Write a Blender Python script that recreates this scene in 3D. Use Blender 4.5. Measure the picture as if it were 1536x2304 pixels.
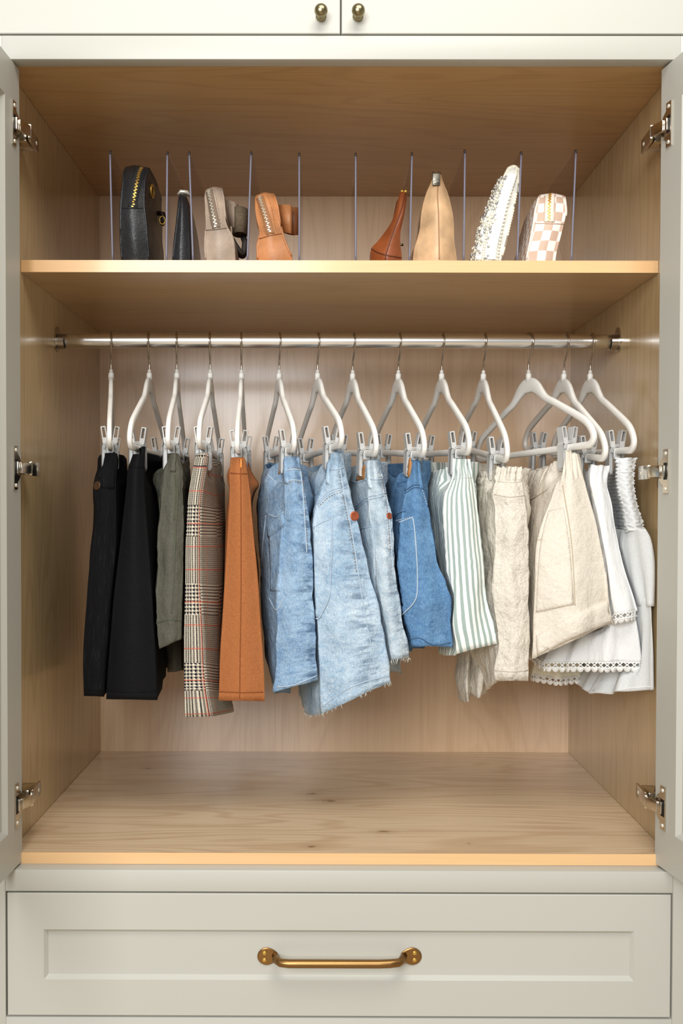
import bpy, bmesh, math, random
import numpy as np
from mathutils import Vector, Matrix, noise
from mathutils.bvhtree import BVHTree

random.seed(7)
scene = bpy.context.scene
for o in list(bpy.data.objects):
    bpy.data.objects.remove(o, do_unlink=True)

# ------------------------------------------------------------------ camera
ZF = 0.60                       # height of the wardrobe's floor panel above the room floor
CX, CY, CZ = -0.0239, -1.4732, 0.5267 + ZF
YAW, PITCH, ROLL = 0.0031, -0.0195, -0.0020
FPX = 2240.0
PPX, PPY = 768 - 47.3, 1152 + 29.0
def _rot(y, p, r):
    cy, sy, cp, sp, cr, sr = math.cos(y), math.sin(y), math.cos(p), math.sin(p), math.cos(r), math.sin(r)
    Rz = np.array([[cy, -sy, 0], [sy, cy, 0], [0, 0, 1]]); Rx = np.array([[1, 0, 0], [0, cp, -sp], [0, sp, cp]])
    Ry = np.array([[cr, 0, sr], [0, 1, 0], [-sr, 0, cr]])
    return Rz @ Rx @ Ry
RC = _rot(YAW, PITCH, ROLL)     # camera axes: x right, y forward, z up
cam = bpy.data.cameras.new('camera'); camo = bpy.data.objects.new('camera', cam)
scene.collection.objects.link(camo); scene.camera = camo
cam.sensor_fit = 'AUTO'; cam.sensor_width = 36.0; cam.lens = FPX / 2304 * 36.0
cam.shift_x = (768 - PPX) / 2304; cam.shift_y = (PPY - 1152) / 2304
cam.clip_start = 0.05; cam.clip_end = 60
M = Matrix(((RC[0, 0], RC[0, 2], -RC[0, 1], CX), (RC[1, 0], RC[1, 2], -RC[1, 1], CY), (RC[2, 0], RC[2, 2], -RC[2, 1], CZ), (0, 0, 0, 1)))
camo.matrix_world = M

# ------------------------------------------------------------------ world, lights, exposure
w = bpy.data.worlds.new('room_light'); scene.world = w; w.use_nodes = True
bg = w.node_tree.nodes['Background']; bg.inputs[0].default_value = (1.0, 0.985, 0.95, 1); bg.inputs[1].default_value = 0.27
def area(name, loc, target, sx, sy, power, col):
    l = bpy.data.lights.new(name, 'AREA'); l.shape = 'RECTANGLE'; l.size = sx; l.size_y = sy; l.energy = power; l.color = col
    o = bpy.data.objects.new(name, l); scene.collection.objects.link(o); o.location = loc
    o.rotation_euler = (Vector(target) - Vector(loc)).to_track_quat('-Z', 'Y').to_euler(); return o
area('window_daylight', (-0.85, -3.5, 2.10), (0, 0.2, 1.15), 1.6, 1.4, 114, (0.97, 0.99, 1.0))
area('ceiling_daylight', (0.2, -1.5, 3.1), (0, 0.1, 0.9), 1.6, 1.0, 42, (1.0, 0.96, 0.90))
scene.view_settings.view_transform = 'Standard'; scene.view_settings.look = 'None'
scene.view_settings.exposure = 0.0; scene.view_settings.gamma = 1.0; scene.view_settings.use_curve_mapping = False

# ------------------------------------------------------------------ helpers
def ray(px, py):
    d = RC @ np.array([(px - PPX) / FPX, 1.0, (PPY - py) / FPX]); return Vector(d).normalized()
CAM = Vector((CX, CY, CZ))
def at(px, py, Y):
    d = ray(px, py); return CAM + d * ((Y - CY) / d.y)
def sc(Y): return FPX / (Y - CY)

def srgb(r, g, b):
    f = lambda c: (c / 255 / 12.92) if c <= 10.3 else ((c / 255 + 0.055) / 1.055) ** 2.4
    return (f(r), f(g), f(b), 1)

C = scene.collection
def wloc(o):
    p = Vector((0, 0, 0))
    while o is not None: p += o.location; o = o.parent
    return p
def thing(name, label, cat, loc, group=None):
    o = bpy.data.objects.new(name, None); C.objects.link(o); o.location = loc; o.empty_display_size = 0.05
    o['label'] = label; o['category'] = cat
    if group: o['group'] = group
    return o
def obj(name, verts, faces, mat, parent=None, smooth=True, mids=None, uv=None, uv2=None, local=False, label=None, kind=None):
    """verts are world coordinates; stored relative to the parent's place"""
    me = bpy.data.meshes.new(name)
    base = Vector((0, 0, 0)) if local or parent is None else wloc(parent)
    me.from_pydata([(v[0] - base.x, v[1] - base.y, v[2] - base.z) for v in verts], [], faces)
    for m in (mat if isinstance(mat, (list, tuple)) else [mat]): me.materials.append(m)
    if smooth: me.polygons.foreach_set('use_smooth', [True] * len(me.polygons))
    if mids: me.polygons.foreach_set('material_index', mids)
    for nm, data in (('UVMap', uv), ('UVLen', uv2)):
        if data is not None:
            l = me.uv_layers.new(name=nm)
            l.data.foreach_set('uv', [c for p in data for c in p])
    me.update()
    o = bpy.data.objects.new(name, me); C.objects.link(o); o.parent = parent
    if label: o['label'] = label
    if kind: o['kind'] = kind
    return o
def tag(o, label, cat, group=None):
    o['label'] = label; o['category'] = cat
    if group: o['group'] = group
    return o

class MB:
    def __init__(s): s.v = []; s.f = []; s.m = []
    def add(s, vs, fs, mi=0):
        n = len(s.v); s.v += [tuple(v) for v in vs]; s.f += [tuple(i + n for i in f) for f in fs]; s.m += [mi] * len(fs); return s
    def box(s, x0, x1, y0, y1, z0, z1, b=0.0, mi=0, tf=None):
        bm = bmesh.new(); bmesh.ops.create_cube(bm, size=1)
        for v in bm.verts: v.co = Vector(((x0 + x1) / 2 + v.co.x * (x1 - x0), (y0 + y1) / 2 + v.co.y * (y1 - y0), (z0 + z1) / 2 + v.co.z * (z1 - z0)))
        if b > 0: bmesh.ops.bevel(bm, geom=list(bm.edges), offset=b, segments=2, profile=0.5, affect='EDGES')
        return s.bm(bm, mi, tf)
    def bm(s, bm, mi=0, tf=None):
        bm.verts.index_update(); vs = [v.co.copy() for v in bm.verts]
        if tf: vs = [tf(v) for v in vs]
        s.add(vs, [tuple(v.index for v in f.verts) for f in bm.faces], mi); bm.free(); return s
    def tube(s, pts, r, n=10, closed=False, mi=0, cap=True, ry=None):
        pts = [Vector(p) for p in pts]; N = len(pts); rs = r if isinstance(r, (list, tuple)) else [r] * N
        vs = []; prev = None
        for i, p in enumerate(pts):
            a = pts[(i - 1) % N] if (closed or i > 0) else p; b = pts[(i + 1) % N] if (closed or i < N - 1) else p
            t = (b - a); t = t.normalized() if t.length > 1e-9 else Vector((0, 0, 1))
            if prev is None:
                up = Vector((0, 0, 1)) if abs(t.z) < 0.9 else Vector((1, 0, 0)); x = t.cross(up).normalized()
            else: x = (prev - t * prev.dot(t)).normalized()
            prev = x; y = t.cross(x)
            for k in range(n):
                an = 2 * math.pi * k / n; vs.append(p + x * (math.cos(an) * rs[i]) + y * (math.sin(an) * rs[i] * (ry or 1)))
        fs = []
        for i in range(N if closed else N - 1):
            j = (i + 1) % N
            for k in range(n): fs.append((i * n + k, i * n + (k + 1) % n, j * n + (k + 1) % n, j * n + k))
        if cap and not closed: fs.append(tuple(range(n - 1, -1, -1))); fs.append(tuple((N - 1) * n + k for k in range(n)))
        return s.add(vs, fs, mi)
    def lathe(s, prof, o, ax, n=24, mi=0):
        """prof [(r, h)] turned about axis ax from o"""
        ax = Vector(ax).normalized(); up = Vector((0, 0, 1)) if abs(ax.z) < 0.9 else Vector((1, 0, 0)); x = ax.cross(up).normalized(); y = ax.cross(x); o = Vector(o)
        vs = [o + ax * h + (x * math.cos(2 * math.pi * k / n) + y * math.sin(2 * math.pi * k / n)) * max(r, 1e-5) for r, h in prof for k in range(n)]
        fs = [(i * n + k, i * n + (k + 1) % n, (i + 1) * n + (k + 1) % n, (i + 1) * n + k) for i in range(len(prof) - 1) for k in range(n)]
        fs += [tuple(range(n - 1, -1, -1)), tuple((len(prof) - 1) * n + k for k in range(n))]
        return s.add(vs, fs, mi)
    def sphere(s, c, r, n=8, mi=0, sc3=(1, 1, 1)):
        vs = []; fs = []; m = n // 2
        for i in range(m + 1):
            ph = math.pi * i / m
            for k in range(n): vs.append((c[0] + r * sc3[0] * math.sin(ph) * math.cos(2 * math.pi * k / n), c[1] + r * sc3[1] * math.sin(ph) * math.sin(2 * math.pi * k / n), c[2] + r * sc3[2] * math.cos(ph)))
        for i in range(m):
            for k in range(n): fs.append((i * n + k, (i + 1) * n + k, (i + 1) * n + (k + 1) % n, i * n + (k + 1) % n))
        return s.add(vs, fs, mi)
    def obj(s, name, mat, parent=None, smooth=True, **k):
        return obj(name, s.v, s.f, mat, parent, smooth, mids=s.m if isinstance(mat, (list, tuple)) else None, **k)
def flat_shade_by_angle(o, ang=35):
    me = o.data; bm = bmesh.new(); bm.from_mesh(me)
    for e in bm.edges:
        if len(e.link_faces) == 2 and e.calc_face_angle(0) > math.radians(ang): e.smooth = False
    bm.to_mesh(me); bm.free(); return o

# ------------------------------------------------------------------ materials
class NT:
    def __init__(s, name):
        s.m = bpy.data.materials.new(name); s.m.use_nodes = True; s.t = s.m.node_tree; s.b = s.t.nodes['Principled BSDF']; s.out = s.t.nodes['Material Output']
    def n(s, typ, **kw):
        nd = s.t.nodes.new('ShaderNode' + typ)
        for k, v in kw.items():
            if hasattr(nd, k): setattr(nd, k, v)
        return nd
    def L(s, a, b): s.t.links.new(a, b)
    def val(s, sock, x):
        if isinstance(x, (int, float, tuple, list)): sock.default_value = x
        else: s.L(x, sock)
    def math(s, op, a, b=0.0, c=None, clamp=False):
        n = s.n('Math', operation=op); n.use_clamp = clamp; s.val(n.inputs[0], a); s.val(n.inputs[1], b)
        if c is not None: s.val(n.inputs[2], c)
        return n.outputs[0]
    def mix(s, f, a, b, mode='MIX'):
        n = s.n('Mix', data_type='RGBA', blend_type=mode); s.val(n.inputs[0], f); s.val(n.inputs[6], a); s.val(n.inputs[7], b); return n.outputs[2]
    def co(s, kind='Object'): return s.n('TexCoord').outputs[kind]
    def uvm(s, nm): n = s.n('UVMap'); n.uv_map = nm; return n.outputs[0]
    def mp(s, v, scale=(1, 1, 1), loc=(0, 0, 0), rot=(0, 0, 0)):
        n = s.n('Mapping'); s.L(v, n.inputs[0]); n.inputs['Scale'].default_value = scale; n.inputs['Location'].default_value = loc; n.inputs['Rotation'].default_value = rot; return n.outputs[0]
    def noise(s, v, scale, detail=3, rough=0.5, dist=0.0):
        n = s.n('TexNoise'); s.L(v, n.inputs['Vector']); n.inputs['Scale'].default_value = scale; n.inputs['Detail'].default_value = detail; n.inputs['Roughness'].default_value = rough; n.inputs['Distortion'].default_value = dist; return n.outputs[0]
    def xyz(s, v): n = s.n('SeparateXYZ'); s.L(v, n.inputs[0]); return n.outputs
    def ramp(s, f, stops):
        n = s.n('ValToRGB'); s.val(n.inputs[0], f); e = n.color_ramp.elements
        while len(e) < len(stops): e.new(0.5)
        for i, (p, c) in enumerate(stops): e[i].position = p; e[i].color = c
        return n.outputs[0]
    def rng(s, f, a, b, c=0.0, d=1.0):
        n = s.n('MapRange'); s.val(n.inputs[0], f); n.inputs[1].default_value = a; n.inputs[2].default_value = b; n.inputs[3].default_value = c; n.inputs[4].default_value = d; n.clamp = True; return n.outputs[0]
    def bump(s, h, strength=0.3, dist=0.001, prev=None):
        n = s.n('Bump'); n.inputs['Strength'].default_value = strength; n.inputs['Distance'].default_value = dist; s.L(h, n.inputs['Height'])
        if prev is not None: s.L(prev, n.inputs['Normal'])
        return n.outputs[0]
    def fin(s, col=None, rough=None, nrm=None, metal=None, **k):
        if col is not None: s.val(s.b.inputs['Base Color'], col)
        if rough is not None: s.val(s.b.inputs['Roughness'], rough)
        if nrm is not None: s.L(nrm, s.b.inputs['Normal'])
        if metal is not None: s.b.inputs['Metallic'].default_value = metal
        for kk, v in k.items(): s.b.inputs[kk.replace('_', ' ')].default_value = v
        return s.m

def paint_mat():
    t = NT('painted_wood'); n = t.noise(t.mp(t.co(), (1, 1, 1)), 60, 3)
    return t.fin(srgb(190, 189, 180), 0.42, t.bump(n, 0.06, 0.001))
def plain(name, rgb, rough=0.5, metal=0.0, bumpscale=None, bs=0.2, **k):
    t = NT(name); nrm = None
    n = t.noise(t.co(), bumpscale or 80, 3)
    if bumpscale: nrm = t.bump(n, bs, 0.001)
    c = t.mix(t.math('MULTIPLY', n, 0.10), srgb(*rgb), (0, 0, 0, 1))
    return t.fin(c, rough, nrm, metal, **k)
def wood(name, light, dark, grain, knots=(), fig=1.0, rough=0.32, seed=0.0):
    """maple veneer; grain = index of the axis along which it runs; across = where the lines stack"""
    t = NT(name); co = t.co()
    s = [7.0, 7.0, 7.0]; s[grain] = 0.9
    base = t.mp(co, tuple(s), (seed, seed * .7, seed * 1.3))
    f1 = t.noise(base, 1.0, 2, 0.45, 0.35)
    rings = t.math('SINE', t.math('MULTIPLY', f1, 95.0))
    rings = t.rng(rings, 0.2, 1.0)
    s2 = [260.0, 260.0, 260.0]; s2[grain] = 5.0
    f2 = t.noise(t.mp(co, tuple(s2)), 1.0, 4, 0.6)
    f3 = t.noise(t.mp(co, tuple(x * .35 for x in s)), 1.0, 3, 0.5)
    c = t.mix(t.rng(f3, 0.3, 0.7), srgb(*light), t.mix(0.35, srgb(*light), srgb(*dark)))
    c = t.mix(t.math('MULTIPLY', rings, 0.20 * fig), c, srgb(*dark))
    c = t.mix(t.math('MULTIPLY', t.rng(f2, 0.45, 0.75), 0.30 * fig), c, srgb(*dark))
    x, y, z = t.xyz(co)
    for kx, ky, rx, ry in knots:       # dark pin knots in the floor panel
        dx = t.math('DIVIDE', t.math('SUBTRACT', x, kx), rx); dy = t.math('DIVIDE', t.math('SUBTRACT', y, ky), ry)
        wob = t.math('MULTIPLY', t.noise(co, 90, 3), 0.9)
        d = t.math('ADD', t.math('SQRT', t.math('ADD', t.math('MULTIPLY', dx, dx), t.math('MULTIPLY', dy, dy))), wob)
        c = t.mix(t.math('MULTIPLY', t.rng(d, 1.9, 0.55), 0.30), c, srgb(150, 104, 62))
        c = t.mix(t.math('MULTIPLY', t.rng(d, 0.95, 0.5), 0.75), c, srgb(104, 66, 38))
    return t.fin(c, rough, t.bump(f2, 0.05, 0.0005), Coat_Weight=0.45, Coat_Roughness=0.14)
def denim(name, light, dark, seam_u=None, wash=0.5):
    t = NT(name); co = t.co(); uvl = t.uvm('UVLen')
    big = t.noise(t.mp(co, (1, 1, 0.55)), 16, 4, 0.65, 0.3)
    slub = t.noise(t.mp(uvl, (800, 140, 1)), 1.0, 2, 0.7)
    spk = t.noise(t.mp(uvl, (560, 560, 1)), 1.0, 2, 0.8)
    mid = t.noise(t.mp(co, (1, 1, 1.8)), 70, 4, 0.75, 0.5)
    a = t.math('MULTIPLY', t.math('SUBTRACT', big, .5), 2.4 * wash)
    b = t.math('MULTIPLY', t.math('SUBTRACT', t.math('ADD', t.math('MULTIPLY', slub, .5), t.math('ADD', t.math('MULTIPLY', spk, .6), t.math('MULTIPLY', mid, .5))), .8), 1.9)
    f = t.math('ADD', 0.52, t.math('ADD', a, b), clamp=True)
    c = t.mix(f, srgb(*dark), srgb(*light))
    if seam_u is not None:
        u, v, _ = t.xyz(t.uvm('UVMap'))
        sv = t.n('Value'); sv.name = 'seam_u'; sv.outputs[0].default_value = seam_u
        d = t.math('ABSOLUTE', t.math('SUBTRACT', u, sv.outputs[0]))
        near = t.rng(d, 0.045, 0.004)
        st = t.rng(t.noise(t.mp(uvl, (30, 75, 1)), 1.0, 3, 0.6), 0.47, 0.62)
        deep = tuple(x * 0.62 for x in dark)
        c = t.mix(t.math('MULTIPLY', t.math('MULTIPLY', near, st), 0.75), c, srgb(deep[0], deep[1] * 1.05, deep[2] * 1.12))
    wv = t.math('SINE', t.math('MULTIPLY', t.math('ADD', t.xyz(uvl)[0], t.xyz(uvl)[1]), 5200.0))
    h = t.math('ADD', t.math('MULTIPLY', wv, 0.25), spk)
    return t.fin(c, 0.88, t.bump(t.noise(co, 38, 4, 0.65), 0.8, 0.007, t.bump(h, 0.25, 0.0006)), Specular_IOR_Level=0.25)
def cloth(name, a, b, scale=400, bumpd=0.003, bs=0.5, rough=0.9, wscale=40, stretch=(1, 1, 1), sheen=0.15, trans=0.0):
    t = NT(name); co = t.co(); f = t.noise(t.mp(co, (1, 1, 1)), scale, 2, 0.8); g = t.noise(t.mp(co, stretch), wscale, 4, 0.6)
    c = t.mix(t.rng(f, 0.35, 0.65), srgb(*a), srgb(*b))
    t.fin(c, rough, t.bump(g, bs, bumpd, t.bump(f, 0.2, 0.0005)), Specular_IOR_Level=0.18)
    if trans:
        tr = t.n('BsdfTranslucent'); t.L(c, tr.inputs[0]); mx = t.n('MixShader'); mx.inputs[0].default_value = trans
        t.L(t.b.outputs[0], mx.inputs[1]); t.L(tr.outputs[0], mx.inputs[2]); t.L(mx.outputs[0], t.out.inputs[0])
    return t.m
def stripe_mat():
    t = NT('green_striped_cotton'); u, v, _ = t.xyz(t.uvm('UVMap'))
    wob = t.math('MULTIPLY', t.noise(t.co(), 30, 2), 0.0015)
    fr = t.math('FRACT', t.math('MULTIPLY', t.math('ADD', u, wob), 78.0))
    f = t.math('MULTIPLY', t.rng(fr, 0.02, 0.10), t.rng(fr, 0.58, 0.50))
    c = t.mix(t.math('MULTIPLY', f, 0.92), srgb(240, 241, 236), srgb(146, 166, 160))
    sl = t.noise(t.mp(t.uvm('UVLen'), (500, 500, 1)), 1, 2, .8)
    c = t.mix(t.math('MULTIPLY', t.rng(sl, .5, .8), .25), c, srgb(225, 230, 224))
    return t.fin(c, 0.9, t.bump(t.noise(t.mp(t.co(), (1, 1, .35)), 60, 4, .6), 0.45, 0.003))
def plaid_mat():
    t = NT('glen_plaid_tweed'); u, v, _ = t.xyz(t.uvm('UVLen'))
    wob = t.noise(t.uvm('UVLen'), 300, 2, .5)
    u = t.math('ADD', u, t.math('MULTIPLY', wob, 0.0012)); v = t.math('ADD', v, t.math('MULTIPLY', wob, 0.0012))
    def st(x, p, duty=0.5): return t.math('LESS_THAN', t.math('FRACT', t.math('DIVIDE', x, p)), duty)
    def hound(p):
        a = st(u, p); b = st(v, p); d = st(t.math('ADD', u, v), p * .5)
        same = t.math('COMPARE', a, b, 0.1)
        return t.math('ADD', t.math('MULTIPLY', same, a), t.math('MULTIPLY', t.math('SUBTRACT', 1.0, same), d))
    P = 0.125
    bu = st(t.math('ADD', u, .006), P, 0.36); bv = st(t.math('ADD', v, .02), P * 1.02, 0.40)
    big = hound(0.0062); thin = t.math('MULTIPLY', hound(0.0031), 1.0)
    lu = t.math('ADD', t.math('MULTIPLY', st(u, 0.0046, .5), .65), t.math('MULTIPLY', thin, .35)); lv = t.math('ADD', t.math('MULTIPLY', st(v, 0.0050, .5), .6), t.math('MULTIPLY', thin, .4))
    both = t.math('MULTIPLY', bu, bv); one = t.math('SUBTRACT', t.math('MAXIMUM', bu, bv), both)
    f = t.math('ADD', t.math('MULTIPLY', both, big), t.math('ADD', t.math('ADD', t.math('MULTIPLY', t.math('MULTIPLY', bu, t.math('SUBTRACT', 1.0, bv)), lu), t.math('MULTIPLY', t.math('MULTIPLY', bv, t.math('SUBTRACT', 1.0, bu)), lv)), t.math('MULTIPLY', t.math('SUBTRACT', 1.0, t.math('MAXIMUM', bu, bv)), t.math('ADD', t.math('MULTIPLY', thin, .75), .18))))
    c = t.mix(f, srgb(222, 212, 192), srgb(20, 20, 32))
    def line(x, off, p, wd): 
        fr = t.math('FRACT', t.math('DIVIDE', t.math('ADD', x, off), p)); return t.math('LESS_THAN', fr, wd / p)
    tw = t.math('ADD', t.math('MULTIPLY', st(t.math('SUBTRACT', u, v), 0.0028, .6), .75), .15)
    red = t.math('MAXIMUM', t.math('MAXIMUM', line(v, 0.0, P * 1.02, .0022), t.math('MAXIMUM', line(v, P * .3, P * 1.02, .0022), line(v, P * .6, P * 1.02, .0022))), t.math('MAXIMUM', line(u, -.036, P, .0018), line(u, -.062, P, .0018)))
    c = t.mix(t.math('MULTIPLY', red, tw), c, srgb(206, 88, 62))
    return t.fin(c, 0.95, t.bump(f, 0.25, 0.0008, t.bump(t.noise(t.co(), 35, 3), .3, .003)), Specular_IOR_Level=0.2)
def corduroy_mat():
    t = NT('black_corduroy'); u, v, _ = t.xyz(t.uvm('UVLen'))
    w_ = t.math('SINE', t.math('MULTIPLY', t.math('ADD', u, t.math('MULTIPLY', t.noise(t.co(), 25, 2), .004)), 2 * math.pi / 0.0022))
    n = t.noise(t.mp(t.uvm('UVLen'), (500, 25, 1)), 1, 3, .7)
    c = t.mix(t.rng(n, .55, .8), srgb(13, 14, 17), srgb(46, 49, 56))
    return t.fin(c, 0.9, t.bump(w_, .5, .001, t.bump(t.noise(t.co(), 40, 3), .4, .004)), Specular_IOR_Level=0.2)
def check_mat():
    t = NT('checked_canvas'); u, v, _ = t.xyz(t.uvm('UVLen'))
    a = t.math('FLOOR', t.math('DIVIDE', t.math('ADD', u, .004), 0.0142)); b = t.math('FLOOR', t.math('DIVIDE', v, 0.0165))
    f = t.math('LESS_THAN', t.math('FRACT', t.math('MULTIPLY', t.math('ADD', a, b), 0.5)), 0.25)
    return t.fin(t.mix(f, srgb(246, 238, 228), srgb(206, 176, 156)), 0.6, t.bump(t.noise(t.co(), 50, 3), .3, .003))
def leather(name, rgb, rough=0.42, scale=500, bs=0.35, soft=0.006):
    t = NT(name); vor = t.n('TexVoronoi'); t.L(t.co(), vor.inputs['Vector']); vor.inputs['Scale'].default_value = scale
    g = t.noise(t.co(), 26, 3, .5); d = tuple(x * .80 for x in rgb)
    c = t.mix(t.rng(g, .35, .7), srgb(*rgb), srgb(*d))
    return t.fin(c, rough, t.bump(g, .35, soft, t.bump(vor.outputs[0], bs, .0006)))
def brushed(name, rgb, rough=0.22):
    t = NT(name); n = t.noise(t.mp(t.co(), (3, 300, 300)), 1, 2)
    return t.fin(srgb(*rgb), t.rng(n, .2, .8, rough - .05, rough + .08), None, 1.0)
def acrylic():
    t = NT('clear_acrylic'); t.t.nodes.remove(t.b)
    tr = t.n('BsdfTransparent'); tr.inputs[0].default_value = (0.945, 0.935, 0.95, 1)
    gl = t.n('BsdfGlossy'); gl.inputs[1].default_value = 0.03; fr = t.n('LayerWeight'); fr.inputs[0].default_value = .12
    mx = t.n('MixShader'); t.L(t.math('MULTIPLY', fr.outputs[0], .22), mx.inputs[0]); t.L(tr.outputs[0], mx.inputs[1]); t.L(gl.outputs[0], mx.inputs[2]); t.L(mx.outputs[0], t.out.inputs[0])
    return t.m

PAINT = paint_mat()
GX = ZF
KN = [((px, py)) for px, py in ((700, 1786), (742, 1802), (862, 1871), (700, 1905), (1054, 1898), (330, 1729))]
def floor_pt(px, py):
    d = ray(px, py); return CAM + d * ((ZF - CZ) / d.z)
_kn = [floor_pt(*k) for k in KN]
W_BASE = Vector((0.0, 0.3, 0.0))
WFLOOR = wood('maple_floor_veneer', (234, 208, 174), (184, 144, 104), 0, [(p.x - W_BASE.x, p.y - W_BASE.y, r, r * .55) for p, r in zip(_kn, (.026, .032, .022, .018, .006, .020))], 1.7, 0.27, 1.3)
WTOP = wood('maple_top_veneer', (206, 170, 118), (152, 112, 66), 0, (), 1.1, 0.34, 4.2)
WSIDE = wood('maple_side_veneer', (206, 180, 136), (158, 126, 82), 2, (), 1.3, 0.24, 2.0)
WBACK = wood('maple_back_veneer', (238, 207, 170), (196, 154, 116), 2, (), 1.0, 0.30, 3.1)
WEDGE = wood('maple_edge_band', (232, 190, 138), (212, 166, 112), 0, (), 0.5, 0.42, 5.0)
NICKEL = brushed('polished_nickel', (200, 192, 180), .2)
STEEL = brushed('chrome_steel', (245, 244, 242), .24)
HINGE = NT('hinge_nickel').fin(srgb(214, 206, 192), .18, None, 1.0)
SHADEM = plain('gap_shade', (34, 32, 32), .5, 0.6)  # near-black colour put in for the shade inside hinge openings
BRASS = NT('antique_brass').fin(srgb(150, 138, 104), .28, None, 1.0)
BRONZE = NT('bronze_brass').fin(srgb(150, 114, 70), .32, None, 1.0)
GOLD = NT('gold_zip').fin(srgb(214, 172, 84), .3, None, .7)
SILVER = NT('silver_zip').fin(srgb(232, 228, 212), .3, None, .55)
HWHITE = plain('white_hanger_plastic', (248, 246, 240), .45)
CLIPG = plain('pale_grey_clip_plastic', (208, 208, 206), .45)
HOOKM = NT('hook_wire').fin(srgb(176, 164, 150), .2, None, 1.0)
ACR = acrylic()
ACRE = plain('acrylic_edge', (116, 114, 130), .25)
ACRC = plain('acrylic_edge_dark', (48, 40, 40), .25)
THR_W = plain('pale_thread', (222, 222, 214), .9)
THR_T = plain('tan_thread', (150, 124, 100), .9)
THR_G = plain('grey_thread', (116, 122, 132), .9)

# ------------------------------------------------------------------ room
b = MB().box(-2.6, 2.6, -4.6, 0.75, -0.05, 0.0); o = b.obj('floor', plain('oak_floor', (196, 176, 150), .5), None, False); o['kind'] = 'structure'
WALLP = plain('wall_paint', (226, 224, 216), .7)
for nm, x0, x1 in (('wall_left', -2.6, -0.67), ('wall_right', 0.67, 2.6)):
    b = MB().box(x0, x1, 0.0, 0.10, 0.0, 2.75); o = b.obj(nm, WALLP, None, False); o['kind'] = 'structure'

# ------------------------------------------------------------------ wardrobe
YF, YB = 0.0247, 0.648
ZC = ZF + 1.181; ZR = ZF - 0.0173
YS = 0.096
ward = thing('wardrobe', 'built in maple lined wardrobe with off white painted face frame and open doors', 'wardrobe', tuple(W_BASE))
def wbox(name, mat, x0, x1, y0, y1, z0, z1, bv=0.0, parent=ward, **k):
    return flat_shade_by_angle(MB().box(x0, x1, y0, y1, z0, z1, bv).obj(name, mat, parent, bv > 0, **k))
wbox('side_panel', WSIDE, -0.519, -0.5, YF, YB + .006, ZR, ZC + .018, label='left maple side panel')
wbox('side_panel', WSIDE, 0.5, 0.519, YF, YB + .006, ZR, ZC + .018, label='right maple side panel')
wbox('back_panel', WBACK, -0.5, 0.5, YB, YB + .006, ZR, ZC + .018, label='pinkish maple back panel')
wbox('top_panel', WTOP, -0.4995, 0.4995, YF, YB - .0005, ZC, ZC + .018)
fp = wbox('floor_panel', WFLOOR, -0.4995, 0.4995, YF + .0012, YB - .0005, ZF - .0172, ZF)
wbox('edge_band', WEDGE, -0.4995, 0.4995, YF, YF + .0012, ZF - .0172, ZF, parent=fp, label='pale orange wooden edge strip')
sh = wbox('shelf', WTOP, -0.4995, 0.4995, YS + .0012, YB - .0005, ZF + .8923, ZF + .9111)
wbox('edge_band', WEDGE, -0.4995, 0.4995, YS, YS + .0012, ZF + .8923, ZF + .9111, parent=sh, label='pale orange wooden edge strip')
# face frame: stiles and rails
HW = 0.4975
wbox('stile', PAINT, -0.66, -HW, 0, YF, 0.0, ZF + 1.2155 + .0, .0008)
wbox('stile', PAINT, HW, 0.66, 0, YF, 0.0, ZF + 1.2155, .0008)
wbox('rail', PAINT, -HW, HW, 0, YF, ZC, ZF + 1.2155, .0008)
wbox('rail', PAINT, -HW, HW, 0, YF, ZF - .0498, ZR, .0012)
wbox('rail', PAINT, -HW, HW, 0, YF, 0.08, ZF - .2395, .0008)
wbox('toe_kick', PAINT, -0.66, 0.66, 0.05, 0.07, 0.0, 0.08)

def frame_front(mb, x0, x1, z0, z1, y, t, rail, depth, ch=0.004, lip=0.0):
    """shaker front: outer slab with a recessed flat panel; y = front face, t = thickness (towards +y)"""
    xs = [x0, x0 + rail, x0 + rail + ch]; xe = [x1, x1 - rail, x1 - rail - ch]; zs = [z0, z0 + rail, z0 + rail + ch]; ze = [z1, z1 - rail, z1 - rail - ch]
    def ring(i, yy): return [(xs[i], yy, zs[i]), (xe[i], yy, zs[i]), (xe[i], yy, ze[i]), (xs[i], yy, ze[i])]
    bv = .001
    o0 = [(x0, y + bv, z0), (x1, y + bv, z0), (x1, y + bv, z1), (x0, y + bv, z1)]
    o1 = [(x0 + bv, y, z0 + bv), (x1 - bv, y, z0 + bv), (x1 - bv, y, z1 - bv), (x0 + bv, y, z1 - bv)]
    back = [(x0, y + t, z0), (x1, y + t, z0), (x1, y + t, z1), (x0, y + t, z1)]
    vs = back + o0 + o1 + ring(1, y) + ring(2, y + depth)
    fs = []
    for a in range(4):
        for k in range(4):
            fs.append((a * 4 + k, a * 4 + (k + 1) % 4, a * 4 + 4 + (k + 1) % 4, a * 4 + 4 + k))
    fs.append((3, 2, 1, 0)); mb.add(vs, fs); return mb
def panel_in(x0, x1, z0, z1, y, rail, depth, ch, tf=lambda v: v):
    return MB().box(x0 + rail + ch - .0002, x1 - rail - ch + .0002, y + depth - .0001, y + depth + .004, z0 + rail + ch - .0002, z1 - rail - ch + .0002, 0, 0, tf)
# drawer
dz1, dz0 = ZF - .0524, ZF - .2367; dx = .4948
dm = MB(); frame_front(dm, -dx, dx, dz0, dz1, 0.0, .02, .0545, .0065, .0055)
dr = dm.obj('drawer', PAINT, ward, False); panel_in(-dx, dx, dz0, dz1, 0, .0545, .0065, .0055).obj('recessed_panel', PAINT, dr, False)
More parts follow.
